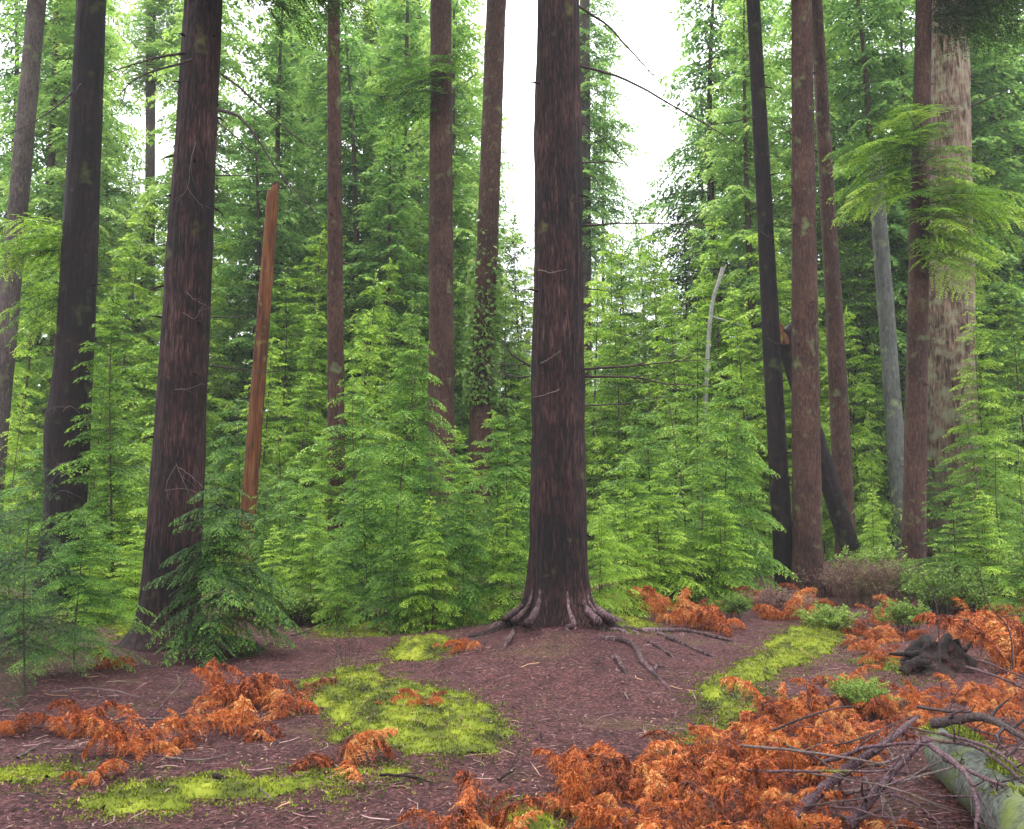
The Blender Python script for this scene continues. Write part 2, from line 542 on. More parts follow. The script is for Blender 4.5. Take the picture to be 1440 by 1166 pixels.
BIG = kind_set('big', (12, 13, 14, 15), LEAFF, H=27.0, Rm=3.9, zmin=1.5, dz=0.8, nb=5, e_low=-0.15, e_top=0.5, droop=0.32, lat_sp=0.22, lat_len=0.36, bl=0.25, bw=0.10, bsp=0.105, power=0.62, hang=0.6, trunk_r=0.26, gap=0.14, tip=0.15)
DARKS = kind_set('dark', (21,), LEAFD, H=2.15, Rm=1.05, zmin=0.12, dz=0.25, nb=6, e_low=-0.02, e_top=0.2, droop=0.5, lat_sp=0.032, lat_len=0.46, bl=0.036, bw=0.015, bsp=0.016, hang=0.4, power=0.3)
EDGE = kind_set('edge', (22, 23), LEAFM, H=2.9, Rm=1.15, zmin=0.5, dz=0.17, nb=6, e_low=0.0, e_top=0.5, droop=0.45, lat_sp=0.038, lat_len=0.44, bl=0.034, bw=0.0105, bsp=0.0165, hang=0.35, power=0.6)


def plant_conifer(name, meshes, H0, loc, H, label, cat, group, rz=None, wide=1.0, tilt=0.0):
    c, w = meshes
    o = thing(name, label, cat, loc, group)
    s = H / H0
    o.scale = (s * wide, s * wide, s)
    o.rotation_euler = (random.gauss(0, 0.02) + tilt, random.gauss(0, 0.02), random.uniform(0, 6.28) if rz is None else rz)
    link('trunk', w, None, o)
    link('crown', c, None, o)
    return o


# ------------------------------------------------------------------ tall trunks
def trunk_mesh(axis_pts, rad_fn, seg, rings, ridges, seed, lobes=None, bulge=None, jag=None):
    """axis_pts: local points (first at the base); rad_fn(z): radius. Ridged bark is modelled into the surface"""
    ax = smoothline(axis_pts, 300)
    z_ = ax[0][2] + (ax[-1][2] - ax[0][2]) * np.linspace(0, 1, rings) ** 1.75
    ax = np.stack([np.interp(z_, ax[:, 2], ax[:, q]) for q in range(3)], -1)
    n = len(ax)
    th = np.linspace(0, 2 * math.pi, seg, endpoint=False)
    V = np.zeros((n, seg, 3))
    for a in range(n):
        z = ax[a][2]
        r0 = rad_fn(z)
        for q in range(seg):
            t = th[q]
            c, s = math.cos(t), math.sin(t)
            r = r0
            nzv = noise.noise(Vector((c * 5 * ridges, s * 5 * ridges, z * 1.1 + seed * 7.3)))
            nz2 = noise.noise(Vector((c * 1.2, s * 1.2, z * 0.5 + seed * 3.1)))
            nz3 = noise.noise(Vector((c * 11 * ridges, s * 11 * ridges, z * 3.0 + seed)))
            r *= 1 + 0.06 * nzv + 0.03 * nz3 + 0.05 * nz2
            if lobes:
                lb = sum(w * max(0, math.cos(t - la)) ** p for la, w, p in lobes)
                r += r0 * lb * (0.8 * math.exp(-max(z, -.14) / 0.15) + 0.2 * math.exp(-max(z, -.14) / 0.5))
            if bulge:
                ba, bz, bs, bw = bulge
                r += r0 * bw * max(0, math.cos(t - ba)) ** 2 * math.exp(-((z - bz) / bs) ** 2)
            zz = z
            if jag and a > n - 4:
                zz += jag * (0.5 + 0.5 * math.cos(t - 0.6)) + jag * 0.5 * noise.noise(Vector((c * 3, s * 3, seed)))
            V[a, q] = (ax[a][0] + r * c, ax[a][1] + r * s, zz)
    V = V.reshape(-1, 3)
    b = MB()
    i = np.arange(n - 1)[:, None] * seg
    j = np.arange(seg)[None]
    k = (j + 1) % seg
    Q = np.stack([i + j, i + k, i + seg + k, i + seg + j], 2).reshape(-1, 4)
    if jag:   # close the top with a sunken centre
        V = np.vstack([V, ax[-1] - np.array([0, 0, 0.05])])
        c = len(V) - 1
        base = (n - 1) * seg
        m = seg // 2
        Q = np.vstack([Q, [[base + 2 * x, base + 2 * x + 1, base + (2 * x + 2) % seg, c] for x in range(m)]])
    b.add(V, Q)
    return b


def big_crown(seed, H, zc):
    """upper crown of a tall trunk"""
    return None


def tall_tree(name, label, cat, base, top_uv, Y, w_base, w_top, H, mat, seg=40, rings=90, ridges=1.0, seed=1, lobes=None, bulge=None, flare=0.25,
              mids=(), jag=None, stubs=14, crown=None, group=None):
    """base: world point; top_uv: where the trunk's axis crosses the picture's top (or its own top); widths in photo pixels"""
    o = thing(name, label, cat, base, group)
    top = at(top_uv[0], top_uv[1], Y)
    pts = [np.zeros(3) - (top - base) / (top - base)[2] * 0.25]
    for (u, v) in mids:
        pts.append(at(u, v, Y) - base)
    pts.append(top - base)
    zt = (top - base)[2]
    if H > zt + 0.5:
        d = (pts[-1] - pts[0]) / (pts[-1] - pts[0])[2]
        pts.append(pts[-1] + d * (H - zt))
    r0, r1 = w_base / F * Y / 2, w_top / F * Y / 2
    sl = (r1 - r0) / zt

    def rad(z):
        r = r0 + sl * max(z, 0)
        r = max(r, 0.12 * r0)
        return r * (1 + flare * math.exp(-max(z, 0) / 0.35))
    b = trunk_mesh(pts, rad, seg, rings, ridges, seed, lobes, bulge, jag)
    rng = np.random.default_rng(seed)
    ax = smoothline(pts, 60)
    for q in range(stubs):      # short broken stubs and knots, part of the bark
        z = rng.uniform(0.15, 0.95) * min(zt, H)
        kx = np.argmin(abs(ax[:, 2] - z))
        a = rng.uniform(0, 6.28)
        d = np.array([math.cos(a), math.sin(a), rng.uniform(-.4, .3)])
        r = rad(z)
        ln = rng.uniform(0.05, 0.22)
        p = ax[kx] + d * r * 0.9
        b.tube([p, p + d * ln * .5, p + d * ln + np.array([0, 0, -0.02])], [0.022, 0.014, 0.005], 5)
    b.build('trunk', mat, o, True)
    o['_rad'] = r0
    if crown:
        c, w = BIG[seed % 4]
        k = link('crown', c, None, o)
        zc = crown
        s = (H - zc) / 27.0
        d = (pts[-1] - pts[0]) / (pts[-1] - pts[0])[2]
        k.location = d * zc + pts[0]
        k.scale = (1.05 * max(s, .7), 1.05 * max(s, .7), s * 1.05)
        k.rotation_euler = (0, 0, seed * 1.7)
    return o


def dead_branch(tree, pts, r, mat=None, tw=4, name='dead_branch', seed=0, pale=False):
    r *= 0.7 if pale and tree.location[1] < 18 else 1
    """pts: list of (u, v, Y)"""
    base = np.array(tree.location)
    P = smoothline([at(*p) - base for p in pts], 16)
    rng = np.random.default_rng(seed + int(pts[0][0] * 7 + pts[0][1]))
    P = P + np.cumsum(rng.normal(0, 0.004, P.shape), 0)
    b = MB()
    b.tube(P, np.linspace(r, r * 0.25, len(P)), 6)
    for q in range(tw):
        i = rng.integers(4, len(P) - 2)
        d = unit(P[i + 1] - P[i]) + rng.normal(0, 0.5, 3)
        d = unit(d)
        l = rng.uniform(0.12, 0.4)
        e = P[i] + d * l
        b.tube([P[i], P[i] + d * l * .5 + rng.normal(0, .02, 3), e + np.array([0, 0, -0.04])], [r * .4, r * .3, r * .12], 4)
    return b.build(name, mat or (B_PALE if pale else B_TWIG), tree, True)


def live_bough(tree, p, az, L, e0, droop, mat, bl=0.06, seed=0, lat=0.4):
    base = np.array(tree.location)
    rng = np.random.default_rng(seed)
    b, w = MB(), MB()
    bough(b, rng, p - base, az, L, e0, droop, bl * 1.05, lat, bl, bl * 0.36, bl * 0.56, hang=0.2, wood=w, wr=0.012, tmin=0.08)
    o = b.build('bough', mat, tree)
    w.build('twig', B_TWIG, o, True)
    return o


def on_ground(u, Y):
    p = at(u, 700, Y)
    return np.array([p[0], Y, gh(p[0], Y)])


# --- the thick rooted trunk on the mound
pc = on_ground(784, 11.3)
central = tall_tree('conifer', 'thick dark trunk with flared bare roots on the trodden needle mound', 'tree', pc, (785, 0), 11.3, 80, 63, 19, B_RED,
                    seg=110, rings=200, ridges=1.6, seed=3, flare=0.10, crown=11.5, stubs=10,
                    lobes=[(R(190), .8, 60), (R(212), .35, 90), (R(234), .7, 80), (R(258), .14, 80), (R(283), .25, 90), (R(300), .15, 90), (R(314), .7, 80), (R(329), .3, 90), (R(346), .8, 60), (R(40), .6, 20), (R(110), .7, 20)])
c0 = np.array(central.location)


def root(tree, pts, r0, r1, start=None, sink=0.35):
    base = np.array(tree.location)
    P = []
    if start:
        a, z, rr = start
        P.append(base + np.array([math.cos(a) * .355, math.sin(a) * .355, .46]))
        P.append(base + np.array([math.cos(a) * .45, math.sin(a) * .45, .22]))
        P.append(base + np.array([math.cos(a) * .66, math.sin(a) * .66, .05]))
    for (u, v) in pts:
        q = gnd(u, v)
        P.append(q)
    P = smoothline(P, 36)
    rad = np.linspace(r0, r1, len(P)) * (1 + 0.15 * np.sin(np.arange(len(P)) * 1.7 + r0 * 300) + 0.10 * np.sin(np.arange(len(P)) * .6 + r0 * 90))
    k0 = 0
    if start:
        k0 = 2 * max(3, 36 // (len(pts) + 2)) + 2
        rad[:k0] *= np.linspace(.25, .85, k0)
    for i in range(len(P)):
        if i >= k0:
            P[i][2] = max(P[i][2], gh(P[i][0], P[i][1])) + rad[i] * sink * max(.2, 0.5 + 0.5 * math.sin(i * .4 + r0 * 90))
    P[-1][2] -= r1 * 1.6
    b = MB()
    b.tube(P - base, rad, 10)
    return b.build('root', B_ROOT, tree, True)


root(central, [(733, 868), (688, 886)], 0.075, 0.022, (R(190), 0.12, 0.52))
root(central, [(742, 862), (722, 890), (706, 914)], 0.08, 0.022, (R(234), 0.14, 0.5))
root(central, [(838, 872), (852, 886), (884, 892)], 0.08, 0.03, (R(314), 0.14, 0.5))
root(central, [(850, 862), (880, 884), (960, 888), (1042, 905)], 0.085, 0.018, (R(346), 0.12, 0.52))
root(central, [(716, 874), (700, 880)], 0.06, 0.02, (R(212), 0.1, 0.5))
root(central, [(797, 884), (799, 890)], 0.05, 0.02, (R(283), 0.1, 0.5))
root(central, [(868, 880), (900, 893)], 0.06, 0.02, (R(329), 0.1, 0.5))
root(central, [(842, 898), (868, 902), (893, 912), (903, 932), (918, 948), (942, 970)], 0.042, 0.018, sink=0.7)
root(central, [(918, 946), (925, 938), (938, 940)], 0.022, 0.01, sink=0.8)
root(central, [(862, 925), (872, 936), (882, 950)], 0.035, 0.014, sink=0.8)
root(central, [(914, 905), (930, 914), (948, 926)], 0.03, 0.012, sink=0.8)
root(central, [(926, 893), (955, 905), (985, 918), (1008, 926)], 0.04, 0.015, sink=0.7)

Yc = 11.3
for pts, r in [([(820, 520, 11.2), (900, 513, 10.9), (1000, 505, 10.6)], .014), ([(820, 529, 11.3), (890, 528, 11.2), (935, 538, 11), (1000, 541, 10.8)], .013),
               ([(820, 571, 11.3), (880, 566, 11.5), (960, 556, 11.7)], .009), ([(814, 317, 11.3), (880, 312, 11), (1005, 313, 10.6)], .012),
               ([(814, 92, 11.3), (880, 112, 11), (960, 155, 10.7), (1035, 198, 10.5)], .015), ([(812, 8, 11.3), (858, 40, 11.2), (900, 85, 11), (930, 118, 10.9)], .014),
               ([(818, 228, 11.4), (860, 226, 11.6), (905, 234, 11.8)], .009), ([(745, 516, 11.2), (722, 500, 11.1), (708, 484, 11)], .013),
               ([(744, 512, 11.4), (690, 513, 11.8)], .008), ([(744, 529, 11.4), (705, 526, 11.7), (680, 515, 11.9)], .008), ([(816, 170, 11.4), (850, 200, 11.7), (905, 262, 12)], .008),
               ([(824, 405, 11.4), (890, 412, 11.6)], .007)]:
    dead_branch(central, pts, r * 1.35, tw=4)
for pts in [[(757, 381, 10.97), (775, 383, 10.9), (796, 381, 10.92)], [(786, 548, 10.93), (765, 556, 10.85), (742, 561, 10.85)], [(760, 511, 10.93), (772, 504, 10.86), (787, 492, 10.85)]]:
    dead_branch(central, pts, .012, tw=0, pale=True)

# --- the brown trunk with the dark young hemlock at its foot
p2 = on_ground(246, 11.5)
t2 = tall_tree('conifer', 'thick brown trunk with looping dead twigs above the small dark hemlock', 'tree', p2, (286, 0), 11.5, 76, 53, 19, B_RED,
               seg=100, rings=170, ridges=1.5, seed=6, flare=0.3, crown=11.5, lobes=[(R(200), .35, 8), (R(265), .3, 8), (R(335), .6, 9), (R(60), .4, 8)], stubs=24)
for pts, r, tw in [([(312, 105, 11.4), (345, 130, 11.1), (370, 152, 11), (410, 188, 10.9), (458, 220, 10.8)], .012, 3), ([(306, 154, 11.4), (335, 162, 11.2), (360, 188, 11.1), (392, 240, 11), (446, 300, 10.9)], .016, 4),
                   ([(306, 172, 11.4), (335, 195, 11.2), (385, 245, 11)], .009, 2), ([(262, 73, 11.3), (215, 82, 11.1), (148, 104, 10.9)], .012, 3), ([(270, 84, 11.2), (200, 108, 11), (165, 140, 10.9)], .011, 4),
                   ([(300, 246, 11.5), (400, 246, 11.8)], .006, 0), ([(296, 514, 11.5), (345, 520, 11.7), (395, 522, 11.8)], .008, 1), ([(298, 447, 11.5), (380, 446, 11.9)], .006, 1)]:
    dead_branch(t2, pts, r * 1.6, tw=tw)
for pts, r in [([(274, 200, 11.1), (268, 230, 11.0), (263, 262, 11.0), (246, 284, 11.05)], .007), ([(263, 262, 11.02), (278, 282, 11.05), (289, 297, 11.1)], .005), ([(247, 548, 11.02), (268, 547, 10.98), (287, 540, 11.03)], .009),
               ([(248, 652, 11), (256, 672, 10.8), (266, 700, 10.7)], .005), ([(246, 655, 11), (235, 680, 10.8), (236, 700, 10.7)], .005), ([(252, 658, 10.95), (275, 675, 10.8), (294, 690, 10.8)], .006),
               ([(262, 410, 11.05), (272, 420, 11), (290, 428, 11.05)], .006), ([(258, 440, 11.05), (275, 446, 11), (283, 430, 11.05)], .006), ([(232, 690, 11), (262, 690, 10.8), (296, 700, 10.8)], .005)]:
    dead_branch(t2, pts, r, tw=2, pale=True)

# --- the blackish trunk
p1 = on_ground(90, 16)
t1 = tall_tree('conifer', 'blackish trunk swollen on one side at mid height, arching dead twig low down', 'tree', p1, (129, 0), 16, 58, 40, 24, B_DARK,
               seg=72, rings=150, ridges=1.3, seed=5, flare=0.2, crown=14.5, mids=[(104, 520)], bulge=(R(185), 3.1, 0.7, 0.28), stubs=10)
dead_branch(t1, [(108, 122, 15.9), (85, 145, 15.6), (45, 172, 15.2), (-10, 198, 14.9)], .02, tw=4)
dead_branch(t1, [(95, 572, 15.7), (75, 572, 15.4), (52, 588, 15.1), (34, 605, 14.9)], .018, tw=2)
dead_branch(t1, [(88, 578, 15.6), (98, 570, 15.5), (110, 580, 15.55)], .015, tw=0, pale=True)
for q, (v, dv) in enumerate([(652, 8), (690, 10), (735, 8), (665, 12)]):
    dead_branch(t1, [(70, v + 14, 15.4), (88, v, 15.2), (112, v + dv, 15.3)], .009, tw=4, pale=True, seed=q)
dead_branch(t1, [(115, 118, 15.6), (106, 132, 15.5)], .012, tw=0, pale=True)

# --- the other tall trunks
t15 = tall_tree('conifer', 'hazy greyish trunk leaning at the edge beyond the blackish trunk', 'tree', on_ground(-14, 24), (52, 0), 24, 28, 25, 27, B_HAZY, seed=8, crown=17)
t4 = tall_tree('conifer', 'thin reddish trunk rising behind saplings beside the broken orange snag', 'tree', on_ground(477, 20), (469, 0), 20, 26, 18, 25, B_FAR, seed=9, crown=15, stubs=30)
t5 = tall_tree('conifer', 'straight reddish trunk with an evergreen tuft high on it, saplings hiding its foot', 'tree', on_ground(622, 24), (620, 0), 24, 39, 31, 28, B_FAR, seg=48, seed=10, crown=18, stubs=34)
t6 = tall_tree('conifer', 'reddish trunk wrapped in pale green ivy low down beside the open sky', 'tree', on_ground(669, 27), (698, 0), 27, 33, 29, 30, B_FAR, seed=11, crown=20, stubs=30)
t8 = tall_tree('conifer', 'slender dark curved trunk crossing in front of the reddish trunk at its foot', 'tree', on_ground(1101, 19.5), (1059, 0), 19.5, 28, 19, 24, B_DARK, seg=44, seed=12, crown=15, mids=[(1089, 560), (1073, 250)], stubs=22)
t9 = tall_tree('conifer', 'straight reddish brown trunk dotted with knots standing beside the slender dark trunk', 'tree', on_ground(1131, 19), (1127, 0), 19, 41, 29, 25, B_FAR, seg=56, rings=120, seed=13, crown=15, stubs=44)
t10 = tall_tree('conifer', 'thin brown trunk with flared foot just behind the knotted reddish trunk', 'tree', on_ground(1187, 24), (1150, 40), 24, 29, 17, 27, B_FAR, seed=14, crown=18, mids=[(1176, 500)], stubs=26, flare=0.45)
t11 = tall_tree('conifer', 'reddish trunk carrying big bright boughs in front of the pale cedar trunk', 'tree', on_ground(1277, 20.5), (1299, 0), 20.5, 32, 22, 25, B_FAR, seg=48, seed=15, crown=15.5, stubs=20)
t12 = tall_tree('cedar_tree', 'massive pale cedar trunk with stripped orange and lichen bark', 'tree', on_ground(1331, 28), (1334, 90), 28, 74, 56, 30, B_CEDAR, seg=80, rings=140, ridges=0.9, seed=16, crown=21, stubs=6, flare=0.15)
t13 = tall_tree('dead_tree', 'smooth pale grey leaning trunk beside the massive cedar', 'tree', on_ground(1268, 26), (1232, 250), 26, 26, 20, 12.5, B_GREY, seed=17, stubs=8, jag=0.3)
snag = tall_tree('broken_snag', 'broken orange-brown snag without bark, its top snapped off', 'snag', on_ground(345, 19), (384, 272), 19, 23, 17, 0, B_SNAG, seed=18, jag=0.35, stubs=10, flare=0.1)
lean = tall_tree('leaning_snag', 'dark leaning trunk with a splintered orange break, caught behind the knotted trunk', 'snag', on_ground(1206, 22), (1100, 468), 22, 27, 25, 0, B_DARK, seed=19, jag=0.25, stubs=6, flare=0.05)
b = MB()
ltop = at(1099, 478, 22) - np.array(lean.location)
rng = np.random.default_rng(5)
for q in range(16):
    a = rng.uniform(0, 6.28)
    p = ltop + np.array([math.cos(a) * .14, math.sin(a) * .14 - .06, -0.15])
    d = np.array([rng.normal(-.25, .1), rng.normal(-.05, .1), 1])
    l = rng.uniform(.3, .7)
    b.tube([p, p + d * l * .6, p + d * l], [.07, .055, .008], 5)
b.build('splintered_wood', B_SNAG, lean, True)
white = tall_tree('dead_sapling', 'bleached white dead stem with forked tip among the green saplings', 'snag', on_ground(982, 29), (1016, 376), 29, 9, 5, 0, B_BLEACH, seed=20, stubs=5, seg=12, rings=40, mids=[(997, 470)], flare=0)
dead_branch(white, [(1008, 405, 29), (1022, 372, 29)], .05, B_BLEACH, tw=0)
dead_branch(white, [(1000, 445, 29), (1050, 460, 28.8)], .04, B_BLEACH, tw=2)
for k_, (tr, pts, r) in enumerate([(t5, [(603, 499, 23.8), (573, 501, 23.5)], .025), (t5, [(607, 500, 23.5), (625, 508, 23.4), (634, 530, 23.5)], .022), (t6, [(668, 105, 26.9), (640, 128, 26.5)], .025), (t6, [(708, 38, 26.9), (722, 26, 26.5)], .02), (t6, [(697, 215, 26.9), (745, 213, 26.5)], .02),
                     (t8, [(1062, 165, 19.4), (1000, 175, 19), (985, 170, 19)], .014), (t9, [(1115, 190, 18.9), (1085, 170, 18.7)], .014), (t8, [(1068, 325, 19.2), (1090, 338, 19.1)], .012), (t8, [(1080, 475, 19.2), (1095, 485, 19.1)], .012),
                     (t10, [(1178, 325, 23.9), (1215, 300, 23.5)], .02), (t4, [(478, 205, 19.8), (500, 190, 19.5)], .014), (snag, [(395, 240, 19), (388, 275, 19)], .012), (t12, [(1365, 150, 27.5), (1420, 125, 27)], .04), (t12, [(1366, 520, 27.8), (1398, 580, 27.5)], .03), (t12, [(1355, 540, 27), (1340, 600, 26.8)], .03)]):
    dead_branch(tr, pts, r, tw=3, seed=k_)
# ivy on the trunk beside the open sky
rng = np.random.default_rng(31)
n = 1700
v = rng.uniform(300, 570, n) ** 1.0
v = 570 - (570 - v) * rng.uniform(0.35, 1, n)
a = rng.uniform(0, 6.28, n)
P = np.array([at(698 + (669 - 698) * (vv / 720.0), vv, 27) for vv in v]) - np.array(t6.location)
rr = rng.uniform(0.36, 0.48, n)
P[:, 0] += np.cos(a) * rr
P[:, 1] += np.sin(a) * rr
d = unit(np.stack([np.cos(a), np.sin(a), rng.normal(-.8, .4, n)], 1))
b = MB()
b.blades(P, d, unit(np.cross(d, rng.normal(0, 1, (n, 3)))), 0.17, 0.14, rng.uniform(0.2, 1, n))
b.build('ivy', IVY, t6)

# live boughs
def bough_set(tree, Y, mat, bl, seed, items, lat=0.46, nn=2):
    rg = random.Random(seed)
    for q, (u, v_, az, L, e0, dr) in enumerate(items):
        for w_ in range(nn):
            live_bough(tree, at(u, v_ + w_ * 14, Y), R(az + w_ * rg.uniform(-22, 22)), L * (1 - .18 * w_ * rg.random()), e0 + rg.uniform(-.1, .1), dr, mat, bl, seed + q * 2 + w_, lat)


bough_set(t11, 20.2, LEAF, 0.06, 40, [(1290, 190, 190, 2.2, .15, .3), (1290, 215, 215, 2.3, .05, .3), (1292, 205, 250, 1.7, .15, .35), (1290, 235, 170, 2.0, .0, .35), (1292, 180, 235, 1.8, .4, .4), (1288, 250, 200, 2.0, -.1, .3),
                               (1292, 285, 300, 1.9, .15, .35), (1292, 275, 335, 2.2, .1, .35), (1292, 310, 280, 1.5, .0, .4), (1292, 320, 320, 1.8, -.1, .4), (1292, 345, 350, 1.7, -.1, .4), (1290, 260, 10, 1.9, .1, .3), (1292, 300, 345, 2.2, .0, .3), (1292, 330, 300, 1.8, -.2, .35), (1292, 235, 320, 1.5, .2, .4)], .6, 3)
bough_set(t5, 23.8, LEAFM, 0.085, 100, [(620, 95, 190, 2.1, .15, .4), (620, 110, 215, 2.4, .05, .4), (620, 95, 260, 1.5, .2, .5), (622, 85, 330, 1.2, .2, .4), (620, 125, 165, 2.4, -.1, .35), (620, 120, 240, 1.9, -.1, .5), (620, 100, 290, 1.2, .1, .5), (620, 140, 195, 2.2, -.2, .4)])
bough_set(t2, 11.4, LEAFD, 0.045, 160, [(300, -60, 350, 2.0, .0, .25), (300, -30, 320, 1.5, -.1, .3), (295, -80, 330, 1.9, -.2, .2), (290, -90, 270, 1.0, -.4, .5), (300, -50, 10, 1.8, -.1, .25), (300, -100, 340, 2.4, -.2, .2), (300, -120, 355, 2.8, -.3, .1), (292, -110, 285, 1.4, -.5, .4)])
bough_set(t1, 16, LEAF, 0.055, 200, [(105, 330, 190, 1.6, .0, .35), (105, 345, 165, 1.5, .0, .35), (105, 400, 200, 1.3, -.2, .4), (105, 420, 185, 1.1, -.3, .5), (105, 320, 215, 1.7, .1, .4), (105, 340, 180, 1.7, .1, .4)])
bough_set(t11, 20.4, LEAFD, 0.07, 240, [(1299, 10, 330, 2.2, -.1, .3), (1299, -20, 345, 2.6, -.1, .25), (1299, 30, 315, 1.8, -.2, .35), (1299, -60, 350, 3.0, -.2, .2), (1299, -50, 300, 2.2, -.3, .3), (1299, 20, 5, 2.4, 0, .25), (1299, -60, 20, 3.0, -.1, .2), (1299, -40, 335, 3.0, -.2, .25), (1299, 0, 350, 2.8, -.1, .3), (1299, -80, 320, 2.6, -.5, .3)])

# ------------------------------------------------------------------ far slim trunks
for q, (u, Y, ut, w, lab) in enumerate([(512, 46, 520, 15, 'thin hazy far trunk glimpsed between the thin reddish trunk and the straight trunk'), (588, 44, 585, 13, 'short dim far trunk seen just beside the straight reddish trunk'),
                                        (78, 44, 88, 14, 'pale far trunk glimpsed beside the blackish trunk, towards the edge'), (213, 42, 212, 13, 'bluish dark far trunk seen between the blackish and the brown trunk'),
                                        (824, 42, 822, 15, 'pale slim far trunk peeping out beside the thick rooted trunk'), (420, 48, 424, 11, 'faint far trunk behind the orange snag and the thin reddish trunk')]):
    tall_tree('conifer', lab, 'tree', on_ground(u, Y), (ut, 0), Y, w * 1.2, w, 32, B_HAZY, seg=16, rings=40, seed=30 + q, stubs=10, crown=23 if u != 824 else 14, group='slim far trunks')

# ------------------------------------------------------------------ big background conifers
NB = 0
bgs = [(20, 36, 31), (150, 41, 19), (115, 50, 34), (235, 47, 20), (290, 37, 31), (350, 44, 34), (400, 35, 26), (445, 46, 33), (500, 38, 23), (560, 40, 31), (540, 54, 38), (640, 46, 33), (690, 39, 16.5), (665, 52, 30),
       (830, 44, 17.5), (880, 40, 14), (900, 56, 21), (950, 46, 15), (1030, 37, 30), (1085, 44, 35), (1070, 33, 23), (1165, 38, 30), (1215, 33, 27), (1250, 45, 35), (1330, 40, 33), (1400, 34, 30), (1440, 42, 34), (1490, 36, 32), (-40, 42, 33), (1380, 50, 36), (1120, 54, 40), (740, 48, 11.5), (852, 48, 30), (60, 33, 27), (190, 35, 15), (265, 42, 30), (330, 32, 17), (420, 40, 31), (470, 34, 22), (530, 33, 17), (585, 48, 34), (625, 36, 27), (1000, 43, 24), (1110, 34, 26), (1190, 42, 33), (1260, 36, 28), (1300, 33, 24), (1420, 38, 30), (100, 38, 20), (0, 66, 24), (70, 62, 22), (190, 68, 18), (320, 63, 26), (410, 66, 24), (480, 70, 26), (600, 64, 22), (720, 68, 15), (790, 66, 15), (860, 70, 17), (930, 64, 16), (1000, 62, 20), (1160, 66, 30), (1290, 64, 32), (1450, 62, 30)]
order = sorted(bgs)
marks = [(0, 'far left edge'), (100, 'blackish trunk'), (270, 'thick brown trunk'), (370, 'orange snag'), (470, 'thin reddish trunk'), (620, 'straight trunk'), (690, 'ivy trunk'), (785, 'thick rooted trunk'), (1075, 'slender dark trunk'), (1128, 'knotted trunk'), (1165, 'flared thin trunk'), (1290, 'bough-bearing trunk'), (1345, 'pale cedar')]
ORD = ['first', 'second', 'third', 'fourth', 'fifth', 'sixth', 'seventh', 'eighth', 'ninth', 'tenth', 'eleventh', 'twelfth']
bins = {}


def nearby(u, key):
    m = [x for x in marks if x[0] <= u] or [marks[0]]
    nm = m[-1][1]
    if nm == 'far left edge':
        nm = "photo's left edge"
    k = bins.get((nm, key), 0)
    bins[(nm, key)] = k + 1
    return ORD[min(k, 11)], nm


for (u, Y, H) in order:
    o_, nm = nearby(u, 'bg')
    p = on_ground(u, Y)
    plant_conifer('conifer', BIG[NB % 4], 27.0, p, H, f'tall hazy conifer at the back, {o_} to the right of the {nm}', 'tree', 'tall feathery conifers in the back', wide=0.62 if u == 852 else 1.0 if H > 22 else 1.25)
    NB += 1

# ------------------------------------------------------------------ mid-height young trees and the sapling thicket
sap = [  # tip u, tip v, Y
    (410, 640, 16), (455, 610, 18), (503, 530, 19), (555, 470, 15), (598, 625, 13.6), (640, 600, 17), (690, 575, 18), (722, 560, 14), (652, 640, 12.9), (560, 690, 12.7), (478, 740, 12.9), (724, 690, 12.9), (610, 700, 12.6), (520, 620, 14.5), (440, 700, 14.6),
    (845, 610, 14), (872, 620, 17), (842, 700, 13.2), (905, 560, 20), (962, 530, 21), (1018, 520, 18), (985, 620, 17), (1048, 580, 21), (930, 650, 16.5), (1005, 690, 16.5), (880, 690, 15), (1052, 660, 25),
    (1212, 650, 25.5), (1228, 580, 24), (1160, 570, 26), (1335, 640, 15.8), (1390, 690, 15.5), (1436, 720, 13.4), (1225, 690, 21.8), (1412, 610, 19), (1350, 700, 18), (1222, 700, 25), (1440, 560, 22), (1380, 560, 24),
    (166, 400, 15.5), (22, 540, 19), (60, 590, 18), (212, 560, 19), (305, 640, 18), (330, 560, 22), (393, 560, 22), (425, 520, 24), (130, 640, 20), (175, 700, 15), (305, 560, 26), (150, 560, 24), (370, 680, 15.5), (200, 740, 14), (385, 740, 14.2), (330, 730, 15),
    (130, 740, 14)]
mid = [(30, 300, 30), (90, 420, 27), (170, 270, 31), (215, 350, 29), (250, 430, 26), (330, 300, 33), (385, 380, 28), (430, 320, 31), (500, 380, 27), (545, 360, 30), (580, 420, 26), (640, 400, 30), (690, 420, 33), (722, 400, 34), (520, 440, 24.5), (440, 430, 26),
       (835, 380, 31), (870, 430, 27), (905, 350, 33), (945, 400, 29), (1000, 300, 31), (985, 430, 25), (1045, 400, 27), (1090, 320, 30), (1160, 400, 29), (1215, 430, 27), (1200, 300, 32), (1250, 480, 28), (1400, 430, 26), (1440, 380, 28), (1385, 330, 32), (1310, 500, 31), (1120, 470, 28), (760, 440, 30), (800, 470, 27), (355, 470, 25), (280, 350, 31), (915, 300, 36), (952, 275, 37), (880, 330, 35), (735, 370, 36), (765, 360, 38), (722, 300, 42), (748, 320, 45), (850, 330, 34), (1010, 380, 33), (600, 330, 34), (470, 300, 33), (120, 330, 33), (1330, 380, 33), (10, 430, 26), (130, 480, 24)]


def row(Y):
    return 'front row' if Y < 14.3 else 'second row' if Y < 17.5 else 'third row' if Y < 22 else 'rear row'


